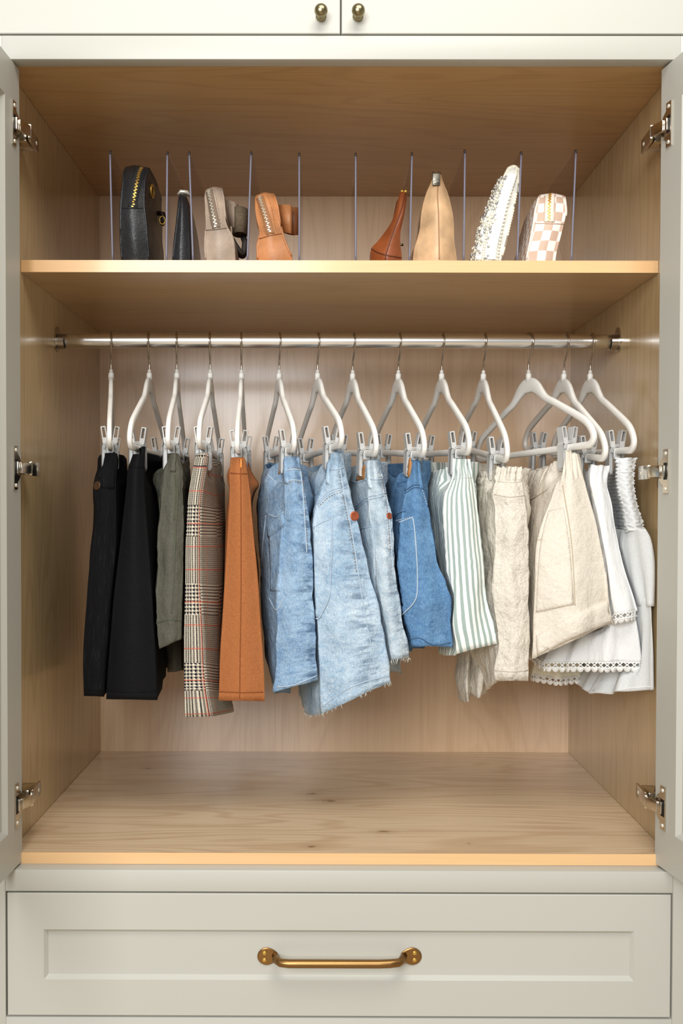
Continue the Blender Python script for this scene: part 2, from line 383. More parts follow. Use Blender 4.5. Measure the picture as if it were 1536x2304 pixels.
# bar pull
hm = MB()
hy = 0.0065
a = at(632, 2166, -.024); bpt = at(895, 2166, -.024); zc = at(763, 2142, hy).z
pl = at(601, 2151, 0.006); pr = at(926, 2151, 0.006)
pts = [Vector((pl.x + .012, .004, pl.z + .001)), Vector((pl.x + .0165, -.008, pl.z)), Vector((a.x - .008, -.019, a.z + .0022)), Vector((a.x - .001, -.0245, a.z)), Vector((a.x + .012, -.026, a.z - .0006))]
pts += [Vector((a.x + (bpt.x - a.x) * k / 12, -.026, a.z - .0006)) for k in range(2, 11)]
pts += [Vector((bpt.x - .012, -.026, bpt.z - .0006)), Vector((bpt.x + .001, -.0245, bpt.z)), Vector((bpt.x + .008, -.019, bpt.z + .0022)), Vector((pr.x - .0165, -.008, pr.z)), Vector((pr.x - .012, .004, pr.z + .001))]
hm.tube(pts, [.0052, .0050, .0056, .0060, .0062] + [.0062] * (len(pts) - 10) + [.0062, .0060, .0056, .0050, .0052], 14)
hm.obj('bar_pull', BRONZE, dr, label='brass bar pull handle')
for p in (pl, pr):
    m = MB(); sgn = 1 if p is pl else -1
    prof = [(1.0, .0062), (1.0, .0046), (.90, .0038), (.3, .0037), (.02, .0037)]
    vs = []; n = 28
    for r, yy in prof:
        for k in range(n):
            an = 2 * math.pi * k / n; ex = 0.0155 * (1.12 if math.cos(an) * sgn > 0 else .95)
            vs.append((p.x + math.cos(an) * ex * r, yy, p.z + math.sin(an) * .0132 * r * (1 - .22 * max(0, math.cos(an) * sgn))))
    fs = [(i * n + k, i * n + (k + 1) % n, (i + 1) * n + (k + 1) % n, (i + 1) * n + k) for i in range(len(prof) - 1) for k in range(n)]
    m.add(vs, fs + [tuple((len(prof) - 1) * n + k for k in range(n))]); flat_shade_by_angle(m.obj('pull_plate', BRONZE, dr, label='oval brass plate with two screws'), 25)
    m = MB()
    for dz in (.0055, -.0050): m.lathe([(.0026, .0008), (.0034, -.0004), (.0028, -.0016), (.0008, -.0014)], (p.x - sgn * .004, .0038, p.z + dz), (0, 1, 0), 12)
    m.obj('screw', GOLD, dr, kind='stuff')

# wardrobe doors
def door(xc, yc, ang, side, hz):
    """side -1 left / +1 right. Local door frame: e along the width away from the hinge, n towards the wardrobe's middle"""
    e = Vector((side * math.sin(ang), -math.cos(ang), 0)); nn = Vector((-side * math.cos(ang), -math.sin(ang), 0))
    O = Vector((xc, yc, 0)); z0, z1 = ZF - .0148, ZF + 1.1785; Wd = .493
    tf = lambda v: O + e * v.x - nn * v.y + Vector((0, 0, v.z))
    m = MB(); frame_front(m, 0, Wd, z0, z1, 0, .020, .0605, .007, .0065)
    m.v = [tuple(tf(Vector(v))) for v in m.v]
    d = m.obj('door', PAINT, ward, False, label=('left' if side < 0 else 'right') + ' off white shaker door standing open')
    panel_in(0, Wd, z0, z1, 0, .0605, .007, .0065, tf).obj('recessed_panel', PAINT, d, False)
    for z, steep in hz:
        h = MB()
        # cup plate: two ears and a round flange
        zc = z
        outline = [(.034, -.0325), (.034, .0325), (.0195, .0325), (.0195, .0215)]
        for k in range(9):
            an = math.radians(65 + k * 50 / 8); 
        arc = [(.0235 - .0195 * math.sin(math.radians(20 + q * 17.5)), .0195 * math.cos(math.radians(20 + q * 17.5)) * 1.08) for q in range(9)]
        outline += arc + [(.0195, -.0215), (.0195, -.0325)]
        n = len(outline)
        vs = [(x, -.0022, zz) for x, zz in outline] + [(x, -.0002, zz) for x, zz in outline]
        h.add([tf(Vector((a_[0], a_[1], a_[2] + zc))) for a_ in vs], [tuple(range(n))] + [tuple(reversed(range(n, 2 * n)))] + [(k, n + k, n + (k + 1) % n, (k + 1) % n) for k in range(n)], 0)
        for dz in (-.0262, .0262): h.lathe([(.0032, 0), (.0026, .0014), (.0006, .0010)], tf(Vector((.0265, -.0022, zc + dz))), nn, 12, 2)
        h.box(.0215, .0315, -.0026, -.0021, zc - .0125, zc + .0125, 0, 1, tf)          # flat dark plate, painted shade of the cup mouth
        h.box(.0150, .0275, -.0060, -.0015, zc - .0090, zc + .0090, .001, 3, tf)
        # link from the cup to the arm
        ax = side * .4735
        p0 = tf(Vector((.020, -.0065, 0))); p1 = Vector((side * .4665, .034, 0))
        def slab(q0, q1, wz, th, zz, mi=0, shear=0.0):
            dd = (q1 - q0); L_ = dd.length; ux = dd.normalized(); vy = Vector((-ux.y, ux.x, 0))
            h.box(0, L_, -th / 2, th / 2, -wz / 2, wz / 2, .0009, mi, lambda v: q0 + ux * v.x + vy * v.y + Vector((0, 0, v.z + zz)))
        slab(p0, p1, .0165, .004, zc)
        p2 = Vector((side * .4705, .046, 0)); slab(p1 - Vector((0, .002, 0)), p2, .0205, .005, zc)
        # long arm along the side panel, with adjusting screws, on its mounting block
        p3 = Vector((side * .4735, .098, 0)); slab(p2 - Vector((0, .001, 0)), p3, .0215, .004, zc)
        h.box(min(side * .4765, side * .4985), max(side * .4765, side * .4985), .050, .094, zc - .0085, zc + .0085, .001, 0)
        h.box(min(side * .4960, side * .4999), max(side * .4960, side * .4999), .046, .082, zc - .023, zc + .023, .001, 0)
        for yy in (.062, .083): h.lathe([(.0034, 0), (.0028, .0012), (.0006, .0008)], (side * .4712, yy, zc), (-side, 0, 0), 12, 2)
        h.box(min(side * .4705, side * .4716), max(side * .4705, side * .4716), .068, .078, zc - .004, zc + .004, 0, 1)  # small dark plate between the screws, same painted shade
        flat_shade_by_angle(h.obj('hinge', [HINGE, SHADEM, SILVER, NICKEL], d, label='nickel cup hinge'))
    return d
zpx = lambda py, px=40: at(px, py, 0.0).z
door(-.4805, .0285, math.radians(2.3), -1, [(zpx(276), 1), (zpx(1052), 0), (zpx(1813), -1)])
door(.4790, .0285, math.radians(9.3), 1, [(zpx(278, 1500), 1), (zpx(1060, 1500), 0), (zpx(1819, 1500), -1)])

# ------------------------------------------------------------------ cabinet above
up = thing('upper_cabinet', 'off white cabinet above the wardrobe with two closed doors and brass knobs', 'cabinet', (0, .3, ZF + 1.2155))
ub = MB().box(-.66, .66, YF + .002, .62, ZF + 1.216, ZF + 1.75)
ub.obj('cabinet_body', WALLP, up, False)
wbox('stile', PAINT, -.66, -.5085, 0, YF, ZF + 1.2157, ZF + 1.75, .0008, up); wbox('stile', PAINT, .5055, .66, 0, YF, ZF + 1.2157, ZF + 1.75, .0008, up)
KNA = at(722, 22, -.02); KNB = at(806, 22, -.02)
for x0, x1, kp in ((-.5060, -.0012, KNA), (.0010, .5032, KNB)):
    m = MB(); z0 = ZF + 1.2182; frame_front(m, x0 - .0, x1, z0, ZF + 1.748, 0, .02, .064, .007, .006)
    d = m.obj('door', PAINT, up, False); panel_in(x0, x1, z0, ZF + 1.748, 0, .064, .007, .006).obj('recessed_panel', PAINT, d, False)
    k = MB(); prof = [(.0075, 0), (.0078, .0015), (.0058, .003), (.0050, .007), (.0056, .010), (.0082, .0128), (.0096, .0168), (.0093, .0208), (.0072, .0240), (.0040, .0256), (.0003, .0262)]
    k.lathe(prof, (kp.x, 0, kp.z), (0, -1, 0), 28); k.obj('knob', BRASS, d, label='round antique brass knob')

# ------------------------------------------------------------------ rod
YR = .3065; RZ = ZF + .8191; RR = .0128
rod = thing('closet_rod', 'polished nickel closet rod spanning the wardrobe below the shelf', 'rod', (0, YR, RZ))
MB().tube([(-.4965 + .993 * i / 20, YR, RZ) for i in range(21)], RR, 40).obj('bar', STEEL, rod)
for s in (-1, 1):
    m = MB(); X = s * .4999
    ol = [(.0195 * math.sin(t_) , .0195 * -math.cos(t_)) for t_ in [math.radians(a_) for a_ in range(-100, 101, 10)]]
    ol = [(y_, z_ if z_ < .0 else z_) for y_, z_ in ol] + [(.0135, .017), (.0080, .0235), (0, .0255), (-.0080, .0235), (-.0135, .017)]
    n = len(ol); vs = [(X, YR + y_, RZ + z_) for y_, z_ in ol] + [(X - s * .0022, YR + y_, RZ + z_) for y_, z_ in ol]
    m.add(vs, [tuple(range(n)), tuple(reversed(range(n, 2 * n)))] + [(k, (k + 1) % n, n + (k + 1) % n, n + k) for k in range(n)])
    # cradle open at the top
    an = [math.radians(q) for q in range(-195, 16, 10)]
    vs = []
    for x_ in (X, X - s * .0150):
        cut = 0 if x_ == X else 1
        for r_ in (.0133, .0150):
            for q in an: vs.append((x_, YR + r_ * math.cos(q), RZ + r_ * math.sin(q) - cut * max(0, math.sin(q)) * .002))
    k_ = len(an); fs = []
    for i in range(k_ - 1):
        fs += [(i, i + 1, 2 * k_ + i + 1, 2 * k_ + i), (k_ + i, k_ + i + 1, 3 * k_ + i + 1, 3 * k_ + i), (2 * k_ + i, 2 * k_ + i + 1, 3 * k_ + i + 1, 3 * k_ + i)]
    m.add(vs, fs)
    flat_shade_by_angle(m.obj('rod_socket', NICKEL, rod, label=('left' if s < 0 else 'right') + ' nickel rod socket'))

# ------------------------------------------------------------------ hangers
def catmull(P, n=8, closed=False):
    P = [Vector(p) for p in P]; N = len(P); out = []
    for i in range(N if closed else N - 1):
        p0 = P[(i - 1) % N] if (closed or i > 0) else P[0] * 2 - P[1]; p1 = P[i]; p2 = P[(i + 1) % N]; p3 = P[(i + 2) % N] if (closed or i < N - 2) else P[-1] * 2 - P[-2]
        for k in range(n):
            t = k / n; out.append(0.5 * ((2 * p1) + (p2 - p0) * t + (2 * p0 - 5 * p1 + 4 * p2 - p3) * t * t + (3 * p1 - p0 - 3 * p2 + p3) * t ** 3))
    if not closed: out.append(P[-1])
    return out
# frame centre line in (u, z) with the in-plane width; u runs along the hanger, -u local y
FR = [(0, -.0785, .0265), (.014, -.0795, .0255), (.028, -.0865, .0225), (.042, -.0975, .0165), (.056, -.1075, .0128), (.078, -.1165, .0118), (.112, -.1315, .0118), (.148, -.1475, .0120),
      (.172, -.1600, .0122), (.187, -.1745, .0122), (.1915, -.188, .0122), (.182, -.1975, .0120), (.160, -.1985, .0115), (.09, -.1985, .0112), (.03, -.1985, .0112)]
half = catmull([Vector((a_, b_, c_)) for a_, b_, c_ in FR], 5)
loopc = [(p.x, p.y, p.z) for p in half] + [(-p.x, p.y, p.z) for p in reversed(half)][0:-1]
def make_hanger():
    t = thing('clip_hanger', 'x', 'hanger', (0, 0, 0))
    m = MB(); N = len(loopc); K = 10; vs = []
    for i in range(N):
        a_ = loopc[(i - 1) % N]; b_ = loopc[(i + 1) % N]; tt = Vector((b_[0] - a_[0], b_[1] - a_[1])).normalized(); no = Vector((-tt.y, tt.x)); c_ = loopc[i]
        for k in range(K):
            an = 2 * math.pi * k / K + math.pi / K; ca, sa = math.cos(an), math.sin(an)
            ra = (abs(ca) ** .55) * (1 if ca > 0 else -1) * c_[2] / 2; rb = (abs(sa) ** .55) * (1 if sa > 0 else -1) * .0040
            vs.append((rb, -(c_[0] + no.x * ra), c_[1] + no.y * ra))
    fs = [(i * K + k, i * K + (k + 1) % K, ((i + 1) % N) * K + (k + 1) % K, ((i + 1) % N) * K + k) for i in range(N) for k in range(K)]
    m.add(vs, fs)
    m.lathe([(.0052, -.0700), (.0050, -.0580), (.0044, -.0570), (.0034, -.0568), (.0028, -.0510), (.0018, -.0505)], (0, 0, 0), (0, 0, 1), 14)
    m.obj('hanger_frame', HWHITE, t, local=True)
    hp = [(0, -.052), (0, -.042), (.002, -.034), (.0085, -.0245), (.0150, -.0125), (.0172, -.001), (.0145, .0085), (.0075, .0135), (0, .0148), (-.0085, .0130), (-.0150, .0070), (-.0172, -.001), (-.0160, -.008)]
    MB().tube(catmull([Vector((0, -u_, z_)) for u_, z_ in hp], 4), .00155, 8).obj('hook', HOOKM, t, local=True)
    # clip: two jaws with handles, each a frame with a sunk middle, and a ring spring
    bm = bmesh.new()
    for s in (-1, 1):
        ear = [(.0036, .0060), (.0044, .0170), (.0078, .0360), (.0156, .0345), (.0130, .0165), (.0118, .0070)]
        slot = [(.0060, .0170), (.0092, .0338), (.0136, .0330), (.0112, .0168)]
        jaw = [(.0052, .0115), (.0108, .0128), (.0138, .0060), (.0142, -.0330), (.0118, -.0375), (.0078, -.0375), (.0068, -.0300), (.0070, -.0020)]
        A = [[bm.verts.new((s * v_, yy_, z_ - .199)) for v_, z_ in pg_] for pg_ in (ear, slot) for yy_ in (-.0085, .0085)]
        e0, e1, s0, s1 = A
        for O_, I_ in ((e0, s0), (e1, s1)):       # ring round the slot
            for q in ((O_[0], O_[1], I_[0]), (O_[1], O_[2], I_[1], I_[0]), (O_[2], O_[3], I_[2], I_[1]), (O_[3], O_[4], I_[3], I_[2]), (O_[4], O_[5], I_[3]), (O_[5], O_[0], I_[0], I_[3])): bm.faces.new(q)
        for k in range(6): bm.faces.new((e0[k], e1[k], e1[(k + 1) % 6], e0[(k + 1) % 6]))
        for k in range(4): bm.faces.new((s0[k], s0[(k + 1) % 4], s1[(k + 1) % 4], s1[k]))
        for pg in (jaw,):
            n = len(pg); A = [bm.verts.new((s * v_, -.0085, z_ - .199)) for v_, z_ in pg]; B = [bm.verts.new((s * v_, .0085, z_ - .199)) for v_, z_ in pg]
            f1 = bm.faces.new(A if s > 0 else A[::-1]); f2 = bm.faces.new(B[::-1] if s > 0 else B)
            for k in range(n):
                q = (A[k], B[k], B[(k + 1) % n], A[(k + 1) % n]); bm.faces.new(q if s > 0 else q[::-1])
            r = bmesh.ops.inset_region(bm, faces=[f1], thickness=.0014, depth=0); bmesh.ops.translate(bm, verts=f1.verts, vec=(0, .0055, 0))
            r = bmesh.ops.inset_region(bm, faces=[f2], thickness=.0014, depth=0); bmesh.ops.translate(bm, verts=f2.verts, vec=(0, -.0055, 0))
    bmesh.ops.recalc_face_normals(bm, faces=bm.faces)
    cm = MB().bm(bm)
    for s in (-1, 1):
        for rr in (.0088, .0112):
            cm.tube([(math.sin(q) * rr, s * .0088, -.199 + math.cos(q) * rr) for q in [math.radians(x_) for x_ in range(-100, 101, 12)]], .00085, 6)
    cm.box(-.0062, .0062, -.0078, .0078, -.209, -.1925, .001)
    me = cm.v
    for u_ in (.118, -.118):
        c_ = obj('clip', [(v[0], v[1] - u_, v[2]) for v in me], cm.f, CLIPG, t, False, local=True); flat_shade_by_angle(c_)
    return t
protoh = make_hanger()
def copy_tree(o, parent=None):
    c = o.copy(); C.objects.link(c); c.parent = parent
    for ch in [x for x in bpy.data.objects if x.parent == o and x.name != c.name]: copy_tree(ch, c)
    return c
#        neck px, near-arm px, bar y px
HN = [(250, 246, 1000, 'holding the black corduroy skirt'), (336, 292, 1003, 'holding the plain black skirt'), (398, 378, 1000, 'holding the olive green shorts'),
      (473, 448, 1000, 'holding the glen plaid skirt'), (543, 533, 1012, 'holding the rust orange skirt'), (628, 662, 1010, 'holding the mid blue denim skirt next to the orange one'),
      (714, 767, 1000, 'holding the flared light blue denim skirt with a red button'), (794, 849, 1020, 'holding the palest denim skirt with a leather patch'), (897, 958, 1022, 'holding the darkest blue denim shorts'),
      (994, 1058, 1016, 'holding the green and white striped shorts'), (1089, 1148, 1036, 'holding the wrinkled cream linen shorts'), (1188, 1331, 1000, 'turned the most to the front, holding the beige cargo shorts'),
      (1271, 1372, 1032, 'holding the white lace trimmed skirt'), (1328, 1428, 1012, 'nearest the right side panel, holding the white smocked skirt')]
HG = []
for i, (nx_, ax_, by_, txt) in enumerate(HN):
    Xc = at(nx_, 840, YR).x; best = None
    for k in range(-400, 800):
        th = k * .001; Y_ = YR - .1915 * math.cos(th); X_ = Xc + .1915 * math.sin(th)
        e_ = abs(at(ax_, by_, Y_).x - X_)
        if best is None or e_ < best[0]: best = (e_, th, Y_)
    th = best[1]; zb = at(ax_, by_, best[2]).z - RZ
    tilt = math.asin(max(-.15, min(.15, (zb + .1985) / .1915)))
    h = protoh if i == 0 else copy_tree(protoh)
    h.location = (Xc, YR, RZ); h.rotation_euler = (-tilt, 0, th)
    tag(h, 'white clip hanger ' + txt, 'hanger', 'white clip hangers on the rod')
    HG.append((Xc, th, tilt))

# ------------------------------------------------------------------ soft surfaces lofted through control loops
def hermite(P, T, ts):
    """P (n,3) knots T -> values at ts (non-uniform, finite-difference tangents)"""
    P = np.asarray(P, float); T = np.asarray(T, float); n = len(T)
    D = np.zeros_like(P)
    for i in range(n):
        if i == 0: D[i] = (P[1] - P[0]) / (T[1] - T[0])
        elif i == n - 1: D[i] = (P[-1] - P[-2]) / (T[-1] - T[-2])
        else:
            a = (P[i] - P[i - 1]) / (T[i] - T[i - 1]); b = (P[i + 1] - P[i]) / (T[i + 1] - T[i]); ha = T[i] - T[i - 1]; hb = T[i + 1] - T[i]
            D[i] = (a * hb + b * ha) / (ha + hb)
    out = []
    for t in ts:
        i = min(max(int(np.searchsorted(T, t, side='right')) - 1, 0), n - 2); h = T[i + 1] - T[i]; x = (t - T[i]) / h
        out.append((2 * x ** 3 - 3 * x ** 2 + 1) * P[i] + (x ** 3 - 2 * x ** 2 + x) * h * D[i] + (-2 * x ** 3 + 3 * x ** 2) * P[i + 1] + (x ** 3 - x ** 2) * h * D[i + 1])
    return np.array(out)
def loop_samples(ctrl, corners, nseg, cr=0.10):
    """closed loop through ctrl; indices in corners get a tight bend"""
    n = len(ctrl); pts = []; marks = []
    for i, p in enumerate(ctrl):
        p = np.array(p)
        if i in corners:
            a = np.array(ctrl[i - 1]); b = np.array(ctrl[(i + 1) % n])
            la = np.linalg.norm(a - p); lb = np.linalg.norm(b - p); ra = min(cr, .006 / max(la, 1e-6), .45); rb = min(cr, .006 / max(lb, 1e-6), .45)
            pts += [p + (a - p) * ra, p, p + (b - p) * rb]; marks += [0, 1, 0]
        else: pts.append(p); marks.append(1)
    N = len(pts); ext = pts[-3:] + pts + pts[:4]
    T = [0.0]
    for k in range(1, len(ext)): T.append(T[-1] + max(np.linalg.norm(ext[k] - ext[k - 1]) ** .6, .01))
    ts = []
    for k in range(N):
        i = k + 3; big = nseg if (np.linalg.norm(ext[i + 1] - ext[i]) > .007) else 2
        ts += [T[i] + (T[i + 1] - T[i]) * q / big for q in range(big)]
    return ext, T, ts
CELL = .006; FY0, FZ0, FNY, FNZ = 0.05, ZF + .1, 90, 150
class Field:
    """outermost x of a hanging cloth for every (y, z) cell, so that neighbours can be kept apart"""
    def __init__(s, sign): s.s = sign; s.F = np.full((FNY, FNZ), -9.0)
    def add(s, P):
        A = P; B = np.roll(P, -1, 1)
        for a in np.linspace(0, 1, 5):
            for b in np.linspace(0, 1, 4):
                top = A * (1 - a) + B * a; Q = (top[:-1] * (1 - b) + top[1:] * b).reshape(-1, 3)
                iy = np.clip(((Q[:, 1] - FY0) / CELL).astype(int), 0, FNY - 1); iz = np.clip(((Q[:, 2] - FZ0) / CELL).astype(int), 0, FNZ - 1)
                np.maximum.at(s.F, (iy, iz), Q[:, 0] * s.s)
        return s
    def push(s, P, gap=.0032):
        F = s.F.copy()
        for dy in (-1, 0, 1):
            for dz in (-1, 0, 1): F = np.maximum(F, np.roll(np.roll(s.F, dy, 0), dz, 1))
        iy = np.clip(((P[..., 1] - FY0) / CELL).astype(int), 0, FNY - 1); iz = np.clip(((P[..., 2] - FZ0) / CELL).astype(int), 0, FNZ - 1)
        need = np.maximum(0, F[iy, iz] + gap - P[..., 0] * s.s); sm = need.copy()
        for _ in range(4):
            sm = (sm + np.roll(sm, 1, 1) + np.roll(sm, -1, 1) + np.concatenate([sm[:1], sm[:-1]], 0) + np.concatenate([sm[1:], sm[-1:]], 0)) / 5
            sm = np.maximum(sm, need)
        P[..., 0] += sm * s.s
        return P
def loft(name, rows, mat, parent, corners=(), nseg=7, nv=6, amp=0.0, freq=(25, 25, 8), fold=None, cap_top=False, cap_bot=False, thick=0.0014, seed=0.0, fine=0.0, ffreq=120, avoid=None, pinch=None):
    """rows: list of loops (same count) from top to bottom. Returns object with .bvh in a side table"""
    nr = len(rows)
    segs = None; grid = []
    # sample every control row with the same subdivision
    counts = None
    for r in rows:
        ext, T, ts = loop_samples(r, corners, nseg)
        if counts is None:
            n0 = len(ext) - 7
            counts = []
            ref = rows[min(len(rows) - 1, nr // 2)]; e2, T2, _ = loop_samples(ref, corners, nseg)
            for k in range(n0): counts.append(nseg if np.linalg.norm(e2[k + 4] - e2[k + 3]) > .007 else 2)
        ts = []
        for k, c_ in enumerate(counts):
            i = k + 3; ts += [T[i] + (T[i + 1] - T[i]) * q / c_ for q in range(c_)]
        grid.append(hermite(ext, T, ts))
    G = np.array(grid)                                  # rows x S x 3
    d = [0.0]
    for i in range(1, nr): d.append(d[-1] + max(float(np.mean(np.linalg.norm(G[i] - G[i - 1], axis=1))), 1e-4))
    tv = []
    for i in range(nr - 1): tv += [d[i] + (d[i + 1] - d[i]) * q / nv for q in range(nv)]
    tv.append(d[-1])
    R = nr; S = G.shape[1]
    P = hermite(G.reshape(nr, S * 3), d, tv).reshape(len(tv), S, 3); V = len(tv)
    ds = np.roll(P, -1, 1) - np.roll(P, 1, 1); dv = np.gradient(P, axis=0)
    Nn = np.cross(dv, ds); Nn /= (np.linalg.norm(Nn, axis=2, keepdims=True) + 1e-12)
    arc = np.concatenate([[0], np.cumsum(np.linalg.norm(np.diff(np.concatenate([P[V // 2], P[V // 2][:1]], 0), axis=0), axis=1))])
    un = arc / arc[-1]
    if amp or fold or fine:
        for j in range(V):
            f = j / (V - 1)
            for i in range(S):
                p = P[j, i]; q = 0.0
                if amp: q += amp * (0.35 + .65 * f) * noise.noise(Vector((p[0] * freq[0] + seed, p[1] * freq[1], p[2] * freq[2] + seed)))
                if fine: q += fine * noise.noise(Vector((p[0] * ffreq + seed, p[1] * ffreq, p[2] * ffreq)))
                if fold: q += fold(un[i], f, p)
                P[j, i] = p + Nn[j, i] * q
    if pinch is not None:
        for j in range(V):
            for i in range(S): P[j, i] = pinch(P[j, i])
    if avoid is not None: avoid.push(P)
    P[..., 0] = np.clip(P[..., 0], -.4975, .4975)
    verts = [tuple(v) for v in P.reshape(-1, 3)]
    faces = []; uv = []; uv2 = []
    arcs = [np.concatenate([[0], np.cumsum(np.linalg.norm(np.diff(np.concatenate([P[j], P[j][:1]], 0), axis=0), axis=1))]) for j in range(V)]
    vl = np.array(tv)
    L0 = arc[-1]
    for j in range(V - 1):
        for i in range(S):
            k = (i + 1) % S
            faces.append((j * S + i, (j + 1) * S + i, (j + 1) * S + k, j * S + k))
            u0, u1 = un[i], un[i + 1]
            uv += [(u0, vl[j]), (u0, vl[j + 1]), (u1, vl[j + 1]), (u1, vl[j])]
            uv2 += [(u0 * L0, -vl[j]), (u0 * L0, -vl[j + 1]), (u1 * L0, -vl[j + 1]), (u1 * L0, -vl[j])]
    for flag, j in ((cap_top, 0), (cap_bot, V - 1)):
        if flag:
            c_ = P[j].mean(0); verts.append(tuple(c_)); ci = len(verts) - 1
            for i in range(S):
                k = (i + 1) % S; faces.append((ci, j * S + i, j * S + k) if flag and j == 0 else (ci, j * S + k, j * S + i))
                uv += [(0, 0)] * 3; uv2 += [(arc[i], 0), (arc[i], 0.001), (arc[i], 0)]
    o = obj(name, verts, faces, mat, parent, True, uv=uv, uv2=uv2)
    if thick:
        md = o.modifiers.new('cloth thickness', 'SOLIDIFY'); md.thickness = thick; md.offset = -1.0
    bv = BVHTree.FromPolygons([Vector(v) for v in verts], faces)
    return o, bv, P
def hit(bv, px, py):
    h = bv.ray_cast(CAM, ray(px, py))
    if h[0] is None: return None
    n = h[1]
    if n.dot(ray(px, py)) > 0: n = -n
    return h[0], n
def resample(pts, step):
    out = []
    for a, b in zip(pts[:-1], pts[1:]):
        L_ = math.hypot(b[0] - a[0], b[1] - a[1]); n = max(1, int(L_ / step))
        out += [(a[0] + (b[0] - a[0]) * k / n, a[1] + (b[1] - a[1]) * k / n) for k in range(n)]
    return out + [pts[-1]]
def smooth2(pts, n=6):
    q = catmull([Vector((p[0], p[1], 0)) for p in pts], n); return [(p.x, p.y) for p in q]
def on(bv, pts, step=4, off=0.0, curve=True):
    """pixel polyline laid on a surface: list of (point, normal)"""
    out = []
    for x, y in resample(smooth2(pts) if curve and len(pts) > 2 else pts, step):
        h = hit(bv, x, y)
        if h and (not out or (h[0] - out[-1][0]).length < .03): out.append((h[0] + h[1] * off, h[1]))
    return out
def seam(bv, pts, name, mat, parent, r=.0009, off=.0002, dash=None, mb=None, step=4):
    q = on(bv, pts, step, off)
    if len(q) < 2: return
    m = mb or MB()
    if dash:
        P = [p for p, n in q]; acc = 0; i = 0
        fine = []
        for a, b in zip(P[:-1], P[1:]):
            L_ = (b - a).length; n = max(1, int(L_ / .0009)); fine += [a.lerp(b, k / n) for k in range(n)]
        run = []; acc = 0
        for a, b in zip(fine[:-1], fine[1:]):
            acc += (b - a).length; ph = acc % (dash * 1.6)
            if ph < dash: run.append(a)
            else:
                if len(run) > 1: m.tube([run[0], run[-1]], r, 4)
                run = []
        if len(run) > 1: m.tube([run[0], run[-1]], r, 4)
    else: m.tube([p for p, n in q], r, 6)
    if mb is None: return m.obj(name, mat, parent)
def seams(bv, lines, name, mat, parent, r=.0009, dash=None, off=.0002, **k):
    m = MB()
    for l in lines: seam(bv, l, name, mat, parent, r, off, dash, m)
    if m.v:
        o = m.obj(name, mat, parent)
        o['kind'] = 'stuff'
        return o
def patch(bv, rows, name, mat, parent, th=.0014, nx=10, step=5, uvs=False, curve=True, bulge=0.0):
    """rows [(xL,yL,xR,yR)]: cloth piece laid on the surface with its own thickness and edge"""
    Lp = [(r[0], r[1]) for r in rows]; Rp = [(r[2], r[3]) for r in rows]
    n = max(2, int(sum(math.hypot(b[0] - a[0], b[1] - a[1]) for a, b in zip(Lp[:-1], Lp[1:])) / step))
    def par(pts):
        q = smooth2(pts, 8) if curve and len(pts) > 2 else pts
        D = [0]
        for a, b in zip(q[:-1], q[1:]): D.append(D[-1] + math.hypot(b[0] - a[0], b[1] - a[1]))
        out = []
        for k in range(n + 1):
            t = D[-1] * k / n; i = min(int(np.searchsorted(D, t, side='right')) - 1, len(q) - 2); f = (t - D[i]) / max(D[i + 1] - D[i], 1e-9)
            out.append((q[i][0] + (q[i + 1][0] - q[i][0]) * f, q[i][1] + (q[i + 1][1] - q[i][1]) * f))
        return out
    A, B = par(Lp), par(Rp); g = []
    for j in range(n + 1):
        row = []
        for i in range(nx + 1):
            f = i / nx; h = hit(bv, A[j][0] + (B[j][0] - A[j][0]) * f, A[j][1] + (B[j][1] - A[j][1]) * f)
            row.append(h)
        g.append(row)
    vs = []; idx = {}
    vs2 = []
    for j in range(n + 1):
        for i in range(nx + 1):
            if g[j][i]:
                p, nn = g[j][i]; idx[(j, i)] = len(vs); b_ = bulge * math.sin(math.pi * i / nx) * math.sin(math.pi * j / n)
                edge = 0.35 if (i in (0, nx) or j in (0, n)) else 1.0
                vs.append(p + nn * (th * edge + .0004 + b_)); vs2.append(p - nn * .0005)
    m = len(vs); fs = []; uv2 = []; edges = {}
    for j in range(n):
        for i in range(nx):
            k4 = [(j, i), (j + 1, i), (j + 1, i + 1), (j, i + 1)]
            if all(k in idx for k in k4):
                ps = [vs[idx[k]] for k in k4]
                if max((ps[a] - ps[a - 1]).length for a in range(4)) > .024: continue
                f = tuple(idx[k] for k in k4); fs.append(f); uv2 += [(k[1] * .003, -k[0] * .003) for k in k4]
                for a in range(4): edges[(f[a], f[(a + 1) % 4])] = 1
    if not fs: return None
    adj = {}; seen = set(); best = []
    for fi, f in enumerate(fs):
        for v_ in f: adj.setdefault(v_, []).append(fi)
    for fi in range(len(fs)):            # keep the largest whole piece
        if fi in seen: continue
        st_ = [fi]; seen.add(fi); comp = []
        while st_:
            c_ = st_.pop(); comp.append(c_)
            for v_ in fs[c_]:
                for nb in adj[v_]:
                    if nb not in seen: seen.add(nb); st_.append(nb)
        if len(comp) > len(best): best = comp
    uv2 = [uv2[4 * k + q] for k in best for q in range(4)]; fs = [fs[k] for k in best]; edges = {}
    for f in fs:
        for a in range(4): edges[(f[a], f[(a + 1) % 4])] = 1
    used = sorted({v_ for f in fs for v_ in f}); rm = {v_: k for k, v_ in enumerate(used)}
    vs = [vs[v_] for v_ in used]; vs2 = [vs2[v_] for v_ in used]; fs = [tuple(rm[v_] for v_ in f) for f in fs]; edges = {(rm[a], rm[b]): 1 for a, b in edges}; m = len(vs)
    for (a, b) in list(edges):
        if (b, a) not in edges: fs.append((b, a, a + m, b + m)); uv2 += [(0, 0)] * 4
    return obj(name, vs + vs2, fs, mat, parent, True, uv=uv2, uv2=uv2)

